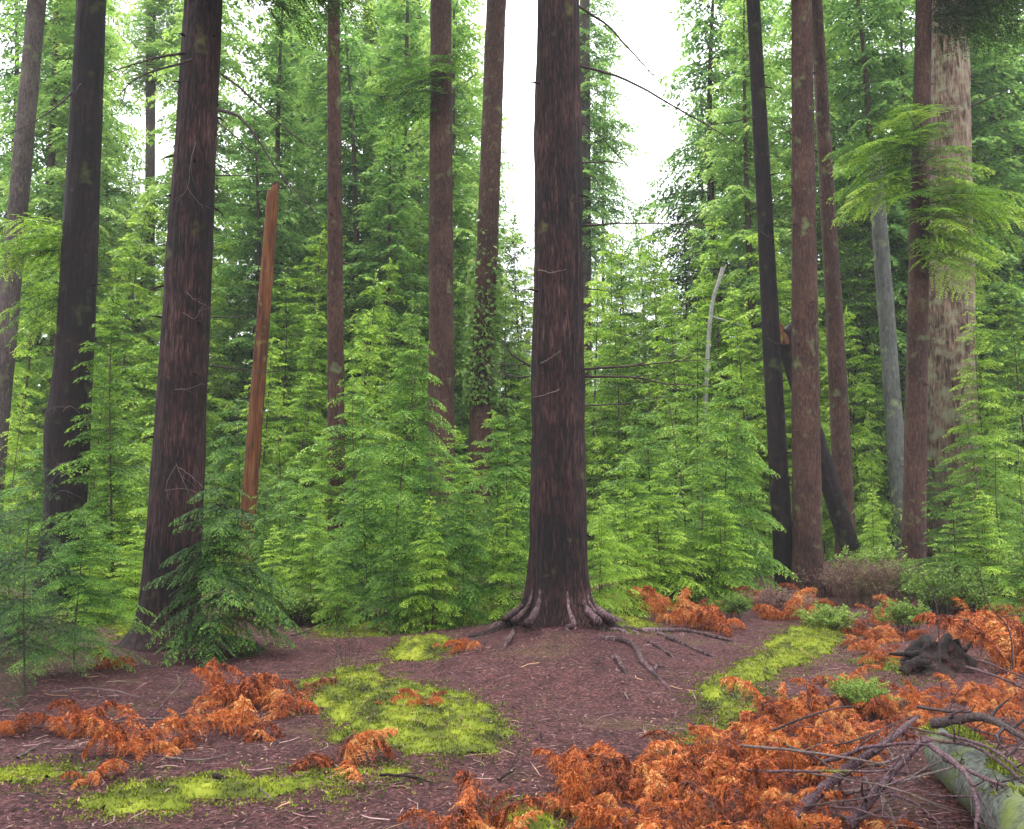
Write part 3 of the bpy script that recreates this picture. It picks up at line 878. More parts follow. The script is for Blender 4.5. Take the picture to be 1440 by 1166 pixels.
for n_, (u, v_, Y) in enumerate(sorted(sap)):
    p = on_ground(u, Y)
    H = at(u, v_, Y)[2] - p[2]
    rw = row(Y)
    o_, nm = nearby(u, rw)
    lab = f'lacy green hemlock sapling, {rw}, {o_} to the right of the {nm}'
    if H < 2.4:
        m, h0 = SMALL[n_ % 3], 1.6
    elif H < 5.6:
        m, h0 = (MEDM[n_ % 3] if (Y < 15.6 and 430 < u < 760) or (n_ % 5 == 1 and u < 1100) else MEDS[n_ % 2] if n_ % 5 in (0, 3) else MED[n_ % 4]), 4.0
    else:
        m, h0 = TALL[n_ % 4], 8.0
    plant_conifer('hemlock_sapling', m, h0, p, H, lab, 'sapling', 'young hemlocks in the thicket', wide=random.uniform(0.85, 1.4 if Y > 15.6 else 1.05), tilt=random.gauss(0, .04))
for n_, (u, v_, Y) in enumerate(sorted(mid)):
    p = on_ground(u, Y)
    H = at(u, v_, Y)[2] - p[2]
    o_, nm = nearby(u, 'mid')
    plant_conifer('young_hemlock', TALL[n_ % 4], 8.0, p, H, f'pale half-grown hemlock behind the saplings, {o_} to the right of the {nm}', 'young tree', 'half-grown hemlocks behind the thicket', wide=random.uniform(0.95, 1.2))

# hemlock at the foot of the brown trunk, and the saplings at the left edge
ph = on_ground(312, 10.55)
o = plant_conifer('hemlock_sapling', DARKS[0], 2.15, ph, 2.0, 'small dark drooping hemlock growing against the foot of the thick brown trunk', 'sapling', None, rz=1.0, wide=1.0)
pe = on_ground(52, 8.4)
o = plant_conifer('hemlock_sapling', EDGED[0], 2.9, pe, 2.1, 'dark loose hemlock with a bare stem foot in the near left corner', 'sapling', None, rz=0.4)
pe = on_ground(118, 9.6)
o = plant_conifer('hemlock_sapling', EDGE[1], 2.9, pe, 1.75, 'low dark green hemlock between the bare-footed hemlock and the thick brown trunk', 'sapling', None, rz=5.1, wide=1.25)
pe = on_ground(-28, 10.2)
o = plant_conifer('hemlock_sapling', EDGE[1], 2.9, pe, 2.45, 'taller hemlock cut by the left picture edge behind the bare-footed one', 'sapling', None, rz=2.4)

# ------------------------------------------------------------------ shrubs
def shrub_mesh(seed, H, Rr, nstem, nleaf, leaf, up=0.7):
    rng = np.random.default_rng(seed)
    fol, wd = MB(), MB()
    for q in range(nstem):
        a = rng.uniform(0, 6.28)
        tilt = rng.uniform(0.05, 1.0) ** .7
        e = np.array([math.cos(a) * Rr * tilt, math.sin(a) * Rr * tilt, H * rng.uniform(0.6, 1.05) * (1 - 0.35 * tilt)])
        s = e * np.array([.4, .4, 0])
        m = (s + e) / 2 + np.array([0, 0, H * .14]) + rng.normal(0, .04 * H, 3)
        P = smoothline([s, m, e], 10)
        wd.tube(P, np.linspace(.0045, .0015, len(P)), 4)
        for w in range(4):
            i = rng.integers(3, len(P) - 1)
            d = rng.normal(0, 1, 3)
            d[2] = abs(d[2])
            d = unit(d) * H * rng.uniform(.12, .3)
            for_ = None
            tw = [P[i], P[i] + d * .5, P[i] + d + np.array([0, 0, -.02])]
            wd.tube(tw, [.004, .003, .0015], 4)
            k = nleaf
            t = rng.uniform(.1, 1, k)
            Q = P[i] + d * t[:, None] + rng.normal(0, .012, (k, 3))
            D = unit(rng.normal(0, 1, (k, 3)) + np.array([0, 0, .15]))
            fol.blades(Q, D, unit(np.cross(D, rng.normal(0, .4, (k, 3)) + np.array([0, 0, 1]))), leaf * rng.uniform(.6, 1.2, k), leaf * .5, np.clip(rng.normal(.5, .2, k), 0, 1))
    return fol.mesh('leaves'), wd.mesh('stems', True)


GREENS = []
for s in (1, 2, 3):
    f_, w_ = shrub_mesh(s, 0.8, 0.62, 60, 26, 0.045)
    f_.materials.append(BUSH)
    w_.materials.append(B_TWIG)
    GREENS.append((f_, w_))
HEATHS = []
for s in (5, 6):
    f_, w_ = shrub_mesh(s, 0.7, 0.62, 90, 16, 0.03)
    f_.materials.append(HEATH)
    w_.materials.append(HEATH)
    HEATHS.append((f_, w_))


def shrub(u, v_, H, label, kinds, k, cat='shrub', group=None, wide=1.0):
    p = gnd(u, v_)
    o = thing('shrub', label, cat, p, group)
    s = H / 0.8
    o.scale = (s * wide, s * wide, s)
    o.rotation_euler = (0, 0, k * 1.3)
    link('stems', kinds[k % len(kinds)][1], None, o)
    link('leaves', kinds[k % len(kinds)][0], None, o)
    return o


SPRIGS = []
for s in (8, 9):
    f_, w_ = shrub_mesh(s, 0.8, 0.5, 9, 2, 0.03)
    f_.materials.append(HEATH)
    w_.materials.append(B_TWIG)
    SPRIGS.append((f_, w_))
shr = [(958, 850, .95, 'low pale green bush between the rooted trunk and the slender dark trunk', GREENS, 1.2), (1005, 838, .8, 'second low green bush, nearer the slender dark trunk, by the orange bracken', GREENS, 1.2), (915, 835, 1.0, 'pale green bush close behind the rooted trunk', GREENS, 1.1),
       (1205, 852, 1.1, 'greyish pink twiggy bush between the knotted trunk and the bough-bearing trunk', HEATHS, .85), (1255, 855, 1.15, 'purplish bare bush at the foot of the bough-bearing trunk', HEATHS, .8), (1168, 838, .9, 'twiggy brown bush beside the foot of the knotted trunk', HEATHS, 1.2),
       (1340, 872, .95, 'yellowish green bush behind the rotten black stump', GREENS, 1.2), (1272, 892, .5, 'small bright green bush beside the rotten stump', GREENS, 1.1), (1165, 890, .42, 'low green bush at the top of the moss bank', GREENS, 1.4),
       (1385, 852, 1.15, 'broad leafy bush under the saplings beyond the stump', GREENS, 1.2), (1432, 860, 1.15, 'leafy bush at the right picture edge', GREENS, 1.1), (1095, 866, .55, 'pinkish twiggy bush at the foot of the twin trunks', HEATHS, 1.6),
       (155, 845, .9, 'leafy yellow green bush between the blackish and the thick brown trunk', GREENS, 1.2), (188, 862, .55, 'low yellowish bush just behind the thick brown trunk', GREENS, 1.2), (490, 938, .6, 'thin dark bare bush on the moss edge', SPRIGS, .8), (632, 1068, .32, 'sparse dark sprig standing in the moss', SPRIGS, .8),
       (412, 880, .6, 'leafy green bush beside the small dark hemlock', GREENS, 1.2), (462, 878, .5, 'green bush in front of the saplings, near the moss strip', GREENS, 1.2), (1308, 858, .8, 'green bush beside the foot of the bough-bearing trunk', GREENS, 1.2), (1228, 838, 1.1, 'green bush behind the pink twiggy bushes', GREENS, 1.2), (1135, 812, 1.2, 'green bush just behind the twin trunks', GREENS, 1.1),
       (1212, 1002, .32, 'small green plant poking out of the bracken above the dead branches', GREENS, 1.2), (1030, 872, .4, 'small pale green plant in the bracken behind the roots', GREENS, 1.2), (15, 900, .6, 'low dull bush under the edge hemlocks', GREENS, 1.2)]
for k, (u, v_, H, lab, kinds, wd_) in enumerate(shr):
    shrub(u, v_, H, lab, kinds, k, group='low bushes', wide=wd_)


# ------------------------------------------------------------------ dead bracken
def frond_mesh(seed, L):
    rng = np.random.default_rng(seed)
    b = MB()
    e0 = rng.uniform(.75, 1.35)
    bend = rng.uniform(1.3, 2.5)
    cur = rng.normal(0, .18)
    tt = np.linspace(0, 1, 40)
    an = e0 - bend * tt ** 1.4
    cx = np.concatenate([[0], np.cumsum(np.cos(an[:-1]))]) / 39 * L
    cz = np.concatenate([[0], np.cumsum(np.sin(an[:-1]))]) / 39 * L

    def ax(t):
        t = np.clip(np.asarray(t, float), 0, 1)
        return np.stack([np.interp(t, tt, cx), L * cur * t * t, np.interp(t, tt, cz)], -1)
    t9 = np.linspace(0, 1, 12)
    b.tube(ax(t9), np.linspace(.005, .0012, 12), 4, 0.35)
    n = 19
    t = np.repeat(np.linspace(.2, .985, n), 2) + rng.normal(0, .008, 2 * n)
    sd = np.tile([1., -1.], n)
    A = ax(t)
    T = unit(ax(t + .02) - ax(t - .02))
    S = np.array([0, 1., 0])
    D = unit(T * .45 + S * sd[:, None] + rng.normal(0, .3, A.shape) + np.array([0, 0, -.45]))
    pl = L * .40 * np.minimum(1, .55 + (t - .2) * 2) * (1.04 - t) ** .8 * rng.uniform(.5, 1.15, len(t)) + .015
    m = 15
    idx = np.repeat(np.arange(len(t)), m)
    s = np.tile(np.linspace(.06, 1, m), len(t))
    curl = rng.uniform(.2, 1.0, len(t))
    P = A[idx] + D[idx] * (pl[idx] * s)[:, None]
    P[:, 2] -= (curl[idx] * pl[idx] * s * s)
    pn = unit(np.cross(D, np.cross(T, D)) + rng.normal(0, .35, D.shape))
    tn = np.clip(.5 + rng.normal(0, .2, len(t))[idx] + rng.normal(0, .12, len(idx)), 0, 1)
    for q in (1, -1):
        d = unit(D[idx] * .6 + pn[idx] * q + rng.normal(0, .3, P.shape) + np.array([0, 0, -.45]))
        ln = L * .055 * (1.15 - .8 * s) * rng.uniform(.6, 1.25, len(s)) + .005
        b.blades(P, d, unit(np.cross(d, rng.normal(0, .6, P.shape) + np.array([0, 0, 1.]))), ln, ln * .34, tn)
    me = b.mesh('frond')
    me.materials.append(RUST)
    return me


FRONDS = [frond_mesh(s, 0.62) for s in range(12)]


def bracken(p, size, label, group=None, nf=None, tone=None):
    o = thing('dead_bracken', label, 'bracken', p, group)
    nf = nf or random.randint(6, 10)
    a = random.uniform(0, 6.28)
    for q in range(nf):
        f = link('frond', random.choice(FRONDS), None, o)
        a += 2.4 + random.gauss(0, .3)
        s = size * random.uniform(.55, 1.45)
        f.scale = (s, s, s * random.uniform(.9, 1.45))
        f.rotation_euler = (random.gauss(0, .18), random.gauss(0.05, .22), a)
        f.location = (math.cos(a) * .04 * size, math.sin(a) * .04 * size, -.01)
    return o


brk = [(105, 1035, .5, 'orange bracken clump beside the fallen pale stick, near the corner hemlock'), (188, 1060, .62, 'round orange bracken clump, largest of the group on the dark litter'), (248, 1055, .45, 'small orange bracken clump touching the round one'),
       (256, 1020, .4, 'tiny orange bracken clump behind the round one'), (362, 985, .95, 'tallest rust bracken clump arching in front of the thick brown trunk'), (318, 995, .7, 'rust bracken clump beside the tallest arching one'), (335, 1035, .6, 'orange bracken clump in front of the tallest arching one'),
       (405, 1000, .6, 'low rust bracken sprawling onto the moss from the arching clump'), (18, 1035, .45, 'dull orange bracken at the left picture edge'), (476, 1078, .55, 'lone bracken tuft at the moss edge'), (598, 1000, .38, 'small orange tuft growing in the middle of the moss'),
       (125, 1100, .3, 'small faded bracken tuft beside the nearest moss patch'), (655, 915, .4, 'small orange bracken tuft on the mound edge near the roots'), (622, 912, .3, 'tiny faded tuft beside the small moss hump'), (545, 890, .3, 'faded orange tuft by the shaded sapling feet'), (545, 1000, .25, 'tiny rust tuft in the moss'),
       (150, 940, .5, 'dim rust bracken under the corner hemlock'), (150, 870, .5, 'yellowish bracken lit behind the corner hemlock')]
for u, v_, s, lab in brk:
    bracken(gnd(u, v_), s, lab, 'separate orange bracken clumps')
mid_b = [(895, 862, .8), (930, 872, .75), (960, 882, .7), (905, 842, .8), (950, 850, .8), (990, 870, .6), (1035, 790, .8), (1060, 775, .8), (1080, 858, .7), (1050, 850, .6), (915, 800, .7), (1010, 885, .5), (1110, 872, .6), (1140, 850, .6)]
for q, (u, v_, s) in enumerate(mid_b):
    s *= 1.3
    o_ = ORD[min(q, 11)]
    bracken(gnd(u, v_), s, 'rust bracken in the patch between the rooted trunk and the twin trunks', 'bracken patch behind the roots')


def inpoly(u, v_, poly):
    c = False
    j = len(poly) - 1
    for i in range(len(poly)):
        a, b_ = poly[i], poly[j]
        if (a[1] > v_) != (b_[1] > v_) and u < (b_[0] - a[0]) * (v_ - a[1]) / (b_[1] - a[1]) + a[0]:
            c = not c
        j = i
    return c


def fill(poly, n, dmin, size, label, group):
    us = [p[0] for p in poly]
    vs = [p[1] for p in poly]
    got, tries = [], 0
    while len(got) < n and tries < 6000:
        tries += 1
        u, v_ = random.uniform(min(us), max(us)), random.uniform(min(vs), max(vs))
        if not inpoly(u, v_, poly) or inpoly(u, v_, [(690, 1200), (690, 1140), (745, 1125), (800, 1138), (815, 1200)]):
            continue
        p = gnd(u, v_)
        if any((p[0] - q[0]) ** 2 + (p[1] - q[1]) ** 2 < dmin * dmin for q in got):
            continue
        got.append(p)
        bracken(p, size * random.uniform(.7, 1.2), label, group)


fill([(640, 1200), (665, 1150), (780, 1122), (850, 1085), (960, 1085), (1090, 1110), (1120, 1210)], 30, .21, .46, 'bright orange bracken in the dense near patch below the path', 'near bracken patch')
fill([(950, 1085), (1040, 1035), (1130, 985), (1200, 1000), (1230, 1060), (1180, 1090), (1100, 1110), (960, 1088)], 20, .27, .5, 'orange bracken in the patch between the moss bank and the dead branches', 'bracken patch above the dead branches')
fill([(1180, 965), (1250, 985), (1440, 980), (1445, 1045), (1330, 1035), (1240, 1015)], 15, .3, .45, 'rust bracken in the band between the rotten stump and the log', 'bracken band behind the log')
fill([(1190, 940), (1200, 890), (1260, 860), (1290, 900), (1270, 940)], 10, .34, .55, 'rust bracken in the patch between the moss bank and the rotten stump', 'bracken patch beside the stump')
fill([(1360, 930), (1340, 870), (1440, 850), (1470, 960)], 13, .3, .8, 'tall rust bracken at the right edge behind the rotten stump', 'bracken patch behind the stump')
fill([(1100, 1210), (1120, 1130), (1230, 1150), (1260, 1220)], 5, .3, .4, 'dull bracken among the purplish dead branches', 'bracken among the branches')


# ------------------------------------------------------------------ moss mats
ONMOSS = []


def moss_patch(poly, label, hgt=0.05, dens=5200, tone=0.5):
    W = np.array([gnd(u, v_) for u, v_ in poly])
    P2 = [(p[0], p[1]) for p in W]
    x0, y0 = W[:, 0].min() - .15, W[:, 1].min() - .15
    x1, y1 = W[:, 0].max() + .15, W[:, 1].max() + .15
    c = W.mean(0)
    c[2] = gh(c[0], c[1])
    cell = 0.035 if (x1 - x0) * (y1 - y0) < 6 else 0.05
    xs = np.arange(x0, x1, cell)
    ys = np.arange(y0, y1, cell)

    def sd(x, y):
        d = 9.
        m = len(P2)
        for i in range(m):
            ax_, ay = P2[i]
            bx, by = P2[(i + 1) % m]
            dx, dy = bx - ax_, by - ay
            t = max(0, min(1, ((x - ax_) * dx + (y - ay) * dy) / (dx * dx + dy * dy + 1e-9)))
            d = min(d, math.hypot(x - ax_ - t * dx, y - ay - t * dy))
        if not inpoly(x, y, P2):
            d = -d
        return d + .16 * fbm(x, y, 2.6, 3, 11.) + .09 * fbm(x, y, 9, 3, 5.)

    def top(x, y, d):
        k = max(0, min(1, d / .16))
        return gh(x, y) - .012 + k * hgt * (.75 + .9 * fbm(x, y, 5, 2, 2.) + .5 * fbm(x, y, 15, 2, 2.))
    D = np.array([[sd(x, y) for x in xs] for y in ys])
    b = MB()
    idx = -np.ones(D.shape, int)
    V, T = [], []
    for a in range(len(ys)):
        for q in range(len(xs)):
            if D[a, q] > -.05:
                idx[a, q] = len(V)
                V.append((xs[q] - c[0], ys[a] - c[1], top(xs[q], ys[a], D[a, q]) - c[2]))
                T.append(tone + .55 * fbm(xs[q], ys[a], 4, 4, 4.))
    keep_ = lambda a, q: min(D[a, q], D[a, q + 1], D[a + 1, q + 1], D[a + 1, q]) > -.01
    Q = [[idx[a, q], idx[a, q + 1], idx[a + 1, q + 1], idx[a + 1, q]] for a in range(len(ys) - 1) for q in range(len(xs) - 1)
         if min(idx[a, q], idx[a, q + 1], idx[a + 1, q + 1], idx[a + 1, q]) >= 0 and keep_(a, q)]
    b.add(V, Q, np.array(T))
    rng = np.random.default_rng(len(V))
    V = np.array(V)
    n = min(60000, int(dens * len(V) * cell * cell))
    k = rng.integers(0, len(V), n)
    Pp = V[k] + np.stack([rng.uniform(-cell, cell, n) * .6, rng.uniform(-cell, cell, n) * .6, np.full(n, -.004)], 1)
    d = unit(np.stack([rng.normal(0, .55, n), rng.normal(0, .55, n), np.ones(n)], 1))
    b.blades(Pp, d, unit(np.cross(d, rng.normal(0, 1, (n, 3)))), rng.uniform(.014, .036, n), .011, np.array(T)[k] + rng.normal(0, .16, n))
    # thinning fringe of single tufts on the soil
    ii = np.argwhere((D > -.30) & (D < .04))
    if len(ii):
        nf = int(len(ii) * 5)
        kk = ii[rng.integers(0, len(ii), nf)]
        fx, fy = xs[kk[:, 1]] + rng.uniform(-.5, .5, nf) * cell, ys[kk[:, 0]] + rng.uniform(-.5, .5, nf) * cell
        cl_ = np.array([fbm(x_, y_, 6, 3, 21.) for x_, y_ in zip(fx, fy)])
        ok_ = (rng.random(nf) < np.exp((D[kk[:, 0], kk[:, 1]] - .02) / .13)) & (cl_ > -.12)
        fx, fy = fx[ok_], fy[ok_]
        nf = len(fx)
        Pf = np.array([[x_ - c[0], y_ - c[1], gh(x_, y_) - c[2] - .003] for x_, y_ in zip(fx, fy)]).reshape(-1, 3)
        df = unit(np.stack([rng.normal(0, .8, nf), rng.normal(0, .8, nf), np.ones(nf)], 1))
        b.blades(Pf, df, unit(np.cross(df, rng.normal(0, 1, (nf, 3)))), rng.uniform(.012, .03, nf), .012, tone - .12 + rng.normal(0, .16, nf))
    hi_ = V[rng.integers(0, len(V), int(len(V) * cell * cell * 260))]
    ONMOSS.append(hi_ + c + np.array([0, 0, .014]))
    o = b.build('moss_mat', MOSS, loc=c)
    return tag(o, label, 'moss', 'lime moss mats')


moss_patch([(430, 960), (470, 945), (530, 935), (560, 960), (600, 965), (660, 975), (690, 1005), (730, 1030), (700, 1055), (640, 1065), (560, 1060), (500, 1055), (470, 1020), (440, 990)], 'largest lime green moss mat beside the trodden mound', .06)
moss_patch([(548, 915), (575, 900), (620, 895), (632, 908), (615, 925), (560, 930)], 'small rounded moss hump near the trunk roots', .08)
moss_patch([(95, 1130), (150, 1105), (260, 1095), (340, 1090), (420, 1092), (480, 1085), (520, 1092), (460, 1115), (360, 1125), (250, 1140), (140, 1146)], 'long flat moss strip nearest the camera with a black stick on it', .045)
moss_patch([(0, 1075), (60, 1070), (105, 1078), (95, 1098), (40, 1105), (-20, 1100)], 'moss mat at the left picture edge', .05)
moss_patch([(1065, 925), (1100, 890), (1150, 872), (1195, 875), (1180, 905), (1135, 930), (1100, 950), (1060, 965), (1010, 985), (990, 975), (1000, 955)], 'bright moss bank between the bracken patches and twin trunks', .09)
moss_patch([(420, 1100), (470, 1085), (540, 1075), (600, 1080), (560, 1100), (480, 1112)], 'thin faded moss film between the largest mat and the long strip', .02, 3000, .3)
moss_patch([(985, 985), (1040, 955), (1085, 975), (1050, 1010), (1000, 1025)], 'thin moss on the slope between path and moss bank', .03, 3500, .35)
moss_patch([(690, 1150), (740, 1130), (790, 1140), (800, 1180), (680, 1185)], 'moss mat enclosed by the dense near bracken', .06)
moss_patch([(440, 885), (500, 878), (560, 882), (530, 895), (460, 898)], 'thin moss strip in front of the shaded saplings', .05)
moss_patch([(600, 878), (650, 862), (700, 858), (700, 872), (640, 882)], 'narrow moss strip behind the left roots', .05)
moss_patch([(862, 868), (900, 872), (925, 885), (890, 890), (860, 882)], 'little moss patch behind the right roots', .05)
moss_patch([(940, 1045), (1000, 1010), (1040, 1000), (1020, 1030), (960, 1062)], 'thin yellowish moss between the path and the bracken', .035, 4000, .35)
moss_patch([(150, 880), (200, 862), (215, 880), (170, 900)], 'sunlit moss behind the thick brown trunk foot', .05)
moss_patch([(285, 890), (310, 880), (330, 895), (300, 905)], 'moss between the brown trunk and dark hemlock', .05)
moss_patch([(1290, 960), (1240, 945), (1195, 930), (1230, 920), (1270, 930)], 'dull moss bank in front of the rotten stump', .06, 4000, .35)

# ------------------------------------------------------------------ litter on the floor
rng = np.random.default_rng(77)
b = MB()
n = 34000
y = 3.6 + 12.5 * rng.random(n) ** 1.25
x = (rng.random(n) * 2 - 1) * (y * .62 + .3)
z = np.array([gh(a_, b_) for a_, b_ in zip(x, y)])
P = np.vstack([np.stack([x, y, z + .002], 1)] + ONMOSS)
n = len(P)
a = rng.uniform(0, 6.28, n)
D = unit(np.stack([np.cos(a), np.sin(a), rng.normal(.05, .2, n)], 1))
big = rng.random(n)
ln = np.where(big > .97, rng.uniform(.08, .22, n), rng.uniform(.02, .065, n))
b.blades(P, D, unit(np.cross(D, np.array([0, 0, 1.]) + rng.normal(0, .4, (n, 3)))), ln, np.where(big > .97, .007, rng.uniform(.004, .012, n)), np.clip(rng.normal(.5, .27, n), 0, 1), lift=.004)
for q in range(420):
    y0 = 3.8 + 9 * rng.random() ** 1.2
    x0 = (rng.random() * 2 - 1) * (y0 * .6)
    a = rng.uniform(0, 6.28)
    l = rng.uniform(.06, .26)
    pp = [np.array([x0 + math.cos(a + w_ * .3) * l * w_ * .5, y0 + math.sin(a + w_ * .3) * l * w_ * .5, 0]) for w_ in (0, 1, 2)]
    for p_ in pp:
        p_[2] = gh(p_[0], p_[1]) + .004
    b.tube(pp, rng.uniform(.002, .005), 4, rng.uniform(.1, 1))
o = b.build('needle_litter', LITTER)
tag(o, 'fine reddish needle and twig litter strewn over the floor', 'litter', kind='stuff')


# ------------------------------------------------------------------ fallen sticks
def stick(pts, r, label, mat=B_STICK, name='fallen_stick', group='fallen sticks on the litter', tw=2, r1=None, cat='stick'):
    """pts: (u, v, height above the ground)"""
    W = []
    for u, v_, h in pts:
        q = gnd(u, v_)
        if h:   # raised: same spot on the ground, nearer along the sight line
            rr = ray(u, v_)
            t = (q[1] - CAM[1]) / rr[1]
            for _ in range(400):
                p = CAM + rr * t
                if p[2] - gh(p[0], p[1]) >= h:
                    break
                t -= .01
            q = CAM + rr * t
        W.append(q)
    W = np.array(W)
    c = W[0].copy()
    P = smoothline(W - c, 18)
    rg = np.random.default_rng(int(pts[0][0] * 3 + pts[0][1]))
    P = P + np.cumsum(rg.normal(0, .0025, P.shape), 0)
    P[:, 2] += r * .7
    b = MB()
    rads = np.linspace(r, r1 or r * .45, len(P)) * (1 + .08 * rg.normal(0, 1, len(P)))
    rads[-1] *= .5
    b.tube(P, rads, 8)
    for q in range(tw):
        i = rg.integers(3, len(P) - 2)
        d = unit(unit(P[i + 1] - P[i]) + rg.normal(0, .6, 3) + np.array([0, 0, .25]))
        l = rg.uniform(.1, .3)
        b.tube([P[i], P[i] + d * l * .5 + rg.normal(0, .015, 3), P[i] + d * l], [r * .4, r * .28, r * .1], 5)
    o = b.build(name, mat, smooth=True, loc=c)
    return tag(o, label, cat, group)


stick([(300, 1093, .02), (318, 1098, .02), (334, 1104, .01)], .016, 'short thick black stick lying on the long moss strip', B_STUMP, tw=0, r1=.014)
stick([(72, 975, .03), (130, 970, .08), (195, 982, .03)], .010, 'pale thin stick arching under the corner hemlock', B_PALE)
stick([(142, 1020, .02), (215, 1012, .03), (275, 1020, .02)], .011, 'pale straight stick behind the round bracken clump', B_PALE)
stick([(213, 1010, .01), (240, 980, .12), (262, 955, .22)], .010, 'thin stick propped up at the foot of the brown trunk', B_STICK)
stick([(25, 1068, .01), (70, 1038, .03)], .009, 'thin grey stick pointing at the edge moss mat', B_PALE, tw=0)
stick([(232, 1066, .01), (280, 1068, .02), (330, 1060, .01)], .008, 'slim pale stick in front of the round bracken clump', B_PALE)
stick([(410, 895, .03), (470, 880, .05), (560, 890, .03)], .014, 'brown stick lying in front of the shaded saplings', B_STICK)
stick([(535, 1093, 0.01), (570, 1096, .01), (607, 1105, .01)], .010, 'dark curved twig on the path below the largest moss mat', B_STUMP)
stick([(700, 1098, .01), (725, 1086, .02)], .009, 'short dark twig on the path before the near bracken', B_STUMP, tw=1)
stick([(640, 985, .02), (680, 1015, .02), (720, 1030, .01)], .007, 'wispy brown twig trailing off the largest moss mat', B_STICK)
stick([(880, 975, .01), (884, 985, .02)], .010, 'tiny pale chip of wood below the snaking root', B_PALE, tw=0)
stick([(345, 1100, .01), (385, 1130, .02)], .006, 'thin dark twig crossing the end of the long moss strip', B_STICK)
stick([(560, 975, .01), (530, 990, .02), (500, 1000, .01)], .006, 'thin twig over the far side of the largest moss mat', B_STICK)
stick([(1040, 800, .05), (1085, 782, .25)], .03, 'pale broken branch leaning beside the slender dark trunk', B_PALE, tw=1)
stick([(1055, 770, .3), (950, 795, .1)], .02, 'grey branch lying across the orange patch behind the roots', B_PALE, tw=2)
G2 = 'dead branches heaped over the log'
br = [([(1108, 1160, .05), (1170, 1105, .16), (1245, 1050, .30), (1292, 1016, .34)], .033, 'thickest purplish dead branch slanting up from the near bracken', B_STICK), ([(1195, 1166, .04), (1240, 1112, .22), (1300, 1048, .42)], .030, 'second thick purplish branch ending on the log', B_STICK),
      ([(1155, 1075, .22), (1230, 1056, .36), (1312, 1055, .44)], .014, 'thin dark branch crossing over the two thick slanting ones', B_STICK), ([(1300, 1044, .44), (1350, 1085, .42), (1375, 1130, .36), (1372, 1175, .30)], .016, 'curved purple branch looping down over the grey log', B_STICK),
      ([(1298, 1040, .30), (1380, 1055, .36), (1450, 1110, .36)], .014, 'brown branch running over the log towards the right edge', B_STICK), ([(1310, 1024, .35), (1380, 1015, .42), (1450, 1055, .42)], .03, 'dark thick bough arching behind the log', B_TWIG), ([(1325, 1035, .34), (1400, 1062, .4), (1450, 1100, .42)], .011, 'slim bough beneath the dark arching one', B_STICK),
      ([(1290, 995, .3), (1370, 1005, .36), (1450, 1035, .38)], .011, 'thin dark branch above the dark arching bough', B_TWIG), ([(1085, 1028, .2), (1140, 1005, .35), (1205, 990, .42)], .009, 'thin dark twig standing out of the orange bracken', B_TWIG), ([(1360, 940, .3), (1410, 955, .34), (1450, 975, .34)], .014, 'pinkish branch lying on bracken at the right edge', B_STICK),
      ([(1375, 930, .3), (1450, 958, .36)], .010, 'upper pinkish branch at the right edge beside its twin', B_STICK), ([(1330, 1070, .36), (1400, 1100, .36), (1450, 1120, .34)], .012, 'slim purplish branch resting along the top of the log', B_STICK), ([(1250, 1120, .12), (1290, 1135, .1), (1330, 1166, .05)], .009, 'thin purplish twig below the log', B_STICK),
      ([(1395, 1100, .35), (1412, 1135, .3), (1440, 1175, .22)], .010, 'thin twig hanging off the end of the log', B_STICK), ([(1215, 1095, .15), (1240, 1130, .12), (1255, 1166, .06)], .010, 'drooping pale twig among the slanting branches', B_PALE), ([(1230, 1062, .3), (1260, 1030, .34)], .008, 'short fine twig beside the thickest slanting branch', B_TWIG),
      ([(1180, 1150, .05), (1215, 1155, .1), (1260, 1120, .2)], .011, 'low dark branch under the second thick one', B_TWIG), ([(1400, 1062, .4), (1450, 1060, .42)], .010, 'pale straight stick at the right edge above the log', B_PALE)]
rt = random.Random(4)
for q in range(16):
    u_, v_ = rt.uniform(1150, 1420), rt.uniform(1030, 1150)
    du, dv = rt.uniform(50, 120), rt.uniform(-45, 45)
    br.append(([(u_ - du, v_ - dv * .6, .1), (u_, v_, rt.uniform(.22, .38)), (u_ + du, v_ + dv, .24)], rt.uniform(.005, .010), 'one of the fine tangled twigs in the heap of dead branches over the log', rt.choice([B_STICK, B_TWIG, B_PALE])))
for pts, r, lab, mt in br:
    stick(pts, r, lab, mt, 'dead_branch', G2, 4, cat='dead branch')
# upright thin bare stems
def stem(pts, r, label, mat=B_TWIG, tw=5):
    W = np.array([at(*p) for p in pts])
    g0 = np.array([W[0][0], W[0][1], gh(W[0][0], W[0][1])])
    W = np.vstack([g0, W])
    P = smoothline(W - g0, 20)
    b = MB()
    b.tube(P, np.linspace(r, r * .3, len(P)), 6)
    rg = np.random.default_rng(int(pts[0][0]))
    for q in range(tw):
        i = rg.integers(6, len(P) - 1)
        d = unit(rg.normal(0, .6, 3) + np.array([0, 0, .6])) * rg.uniform(.1, .3)
        b.tube([P[i], P[i] + d * .5 + rg.normal(0, .01, 3), P[i] + d], [r * .5, r * .35, r * .15], 4)
    o = b.build('bare_stem', mat, smooth=True, loc=g0)
    return tag(o, label, 'stem')


stem([(1318, 862, 8.6), (1308, 828, 8.6), (1290, 800, 8.5)], .008, 'dark bare stem leaning up from the rotten stump')
stem([(1420, 890, 8.2), (1390, 850, 8.2), (1374, 795, 8.1)], .009, 'thin curving bare stem standing in the right edge bracken')
stem([(470, 930, 9.6), (482, 905, 9.6)], .006, 'thin upright bare stem at the corner of the moss', tw=6)

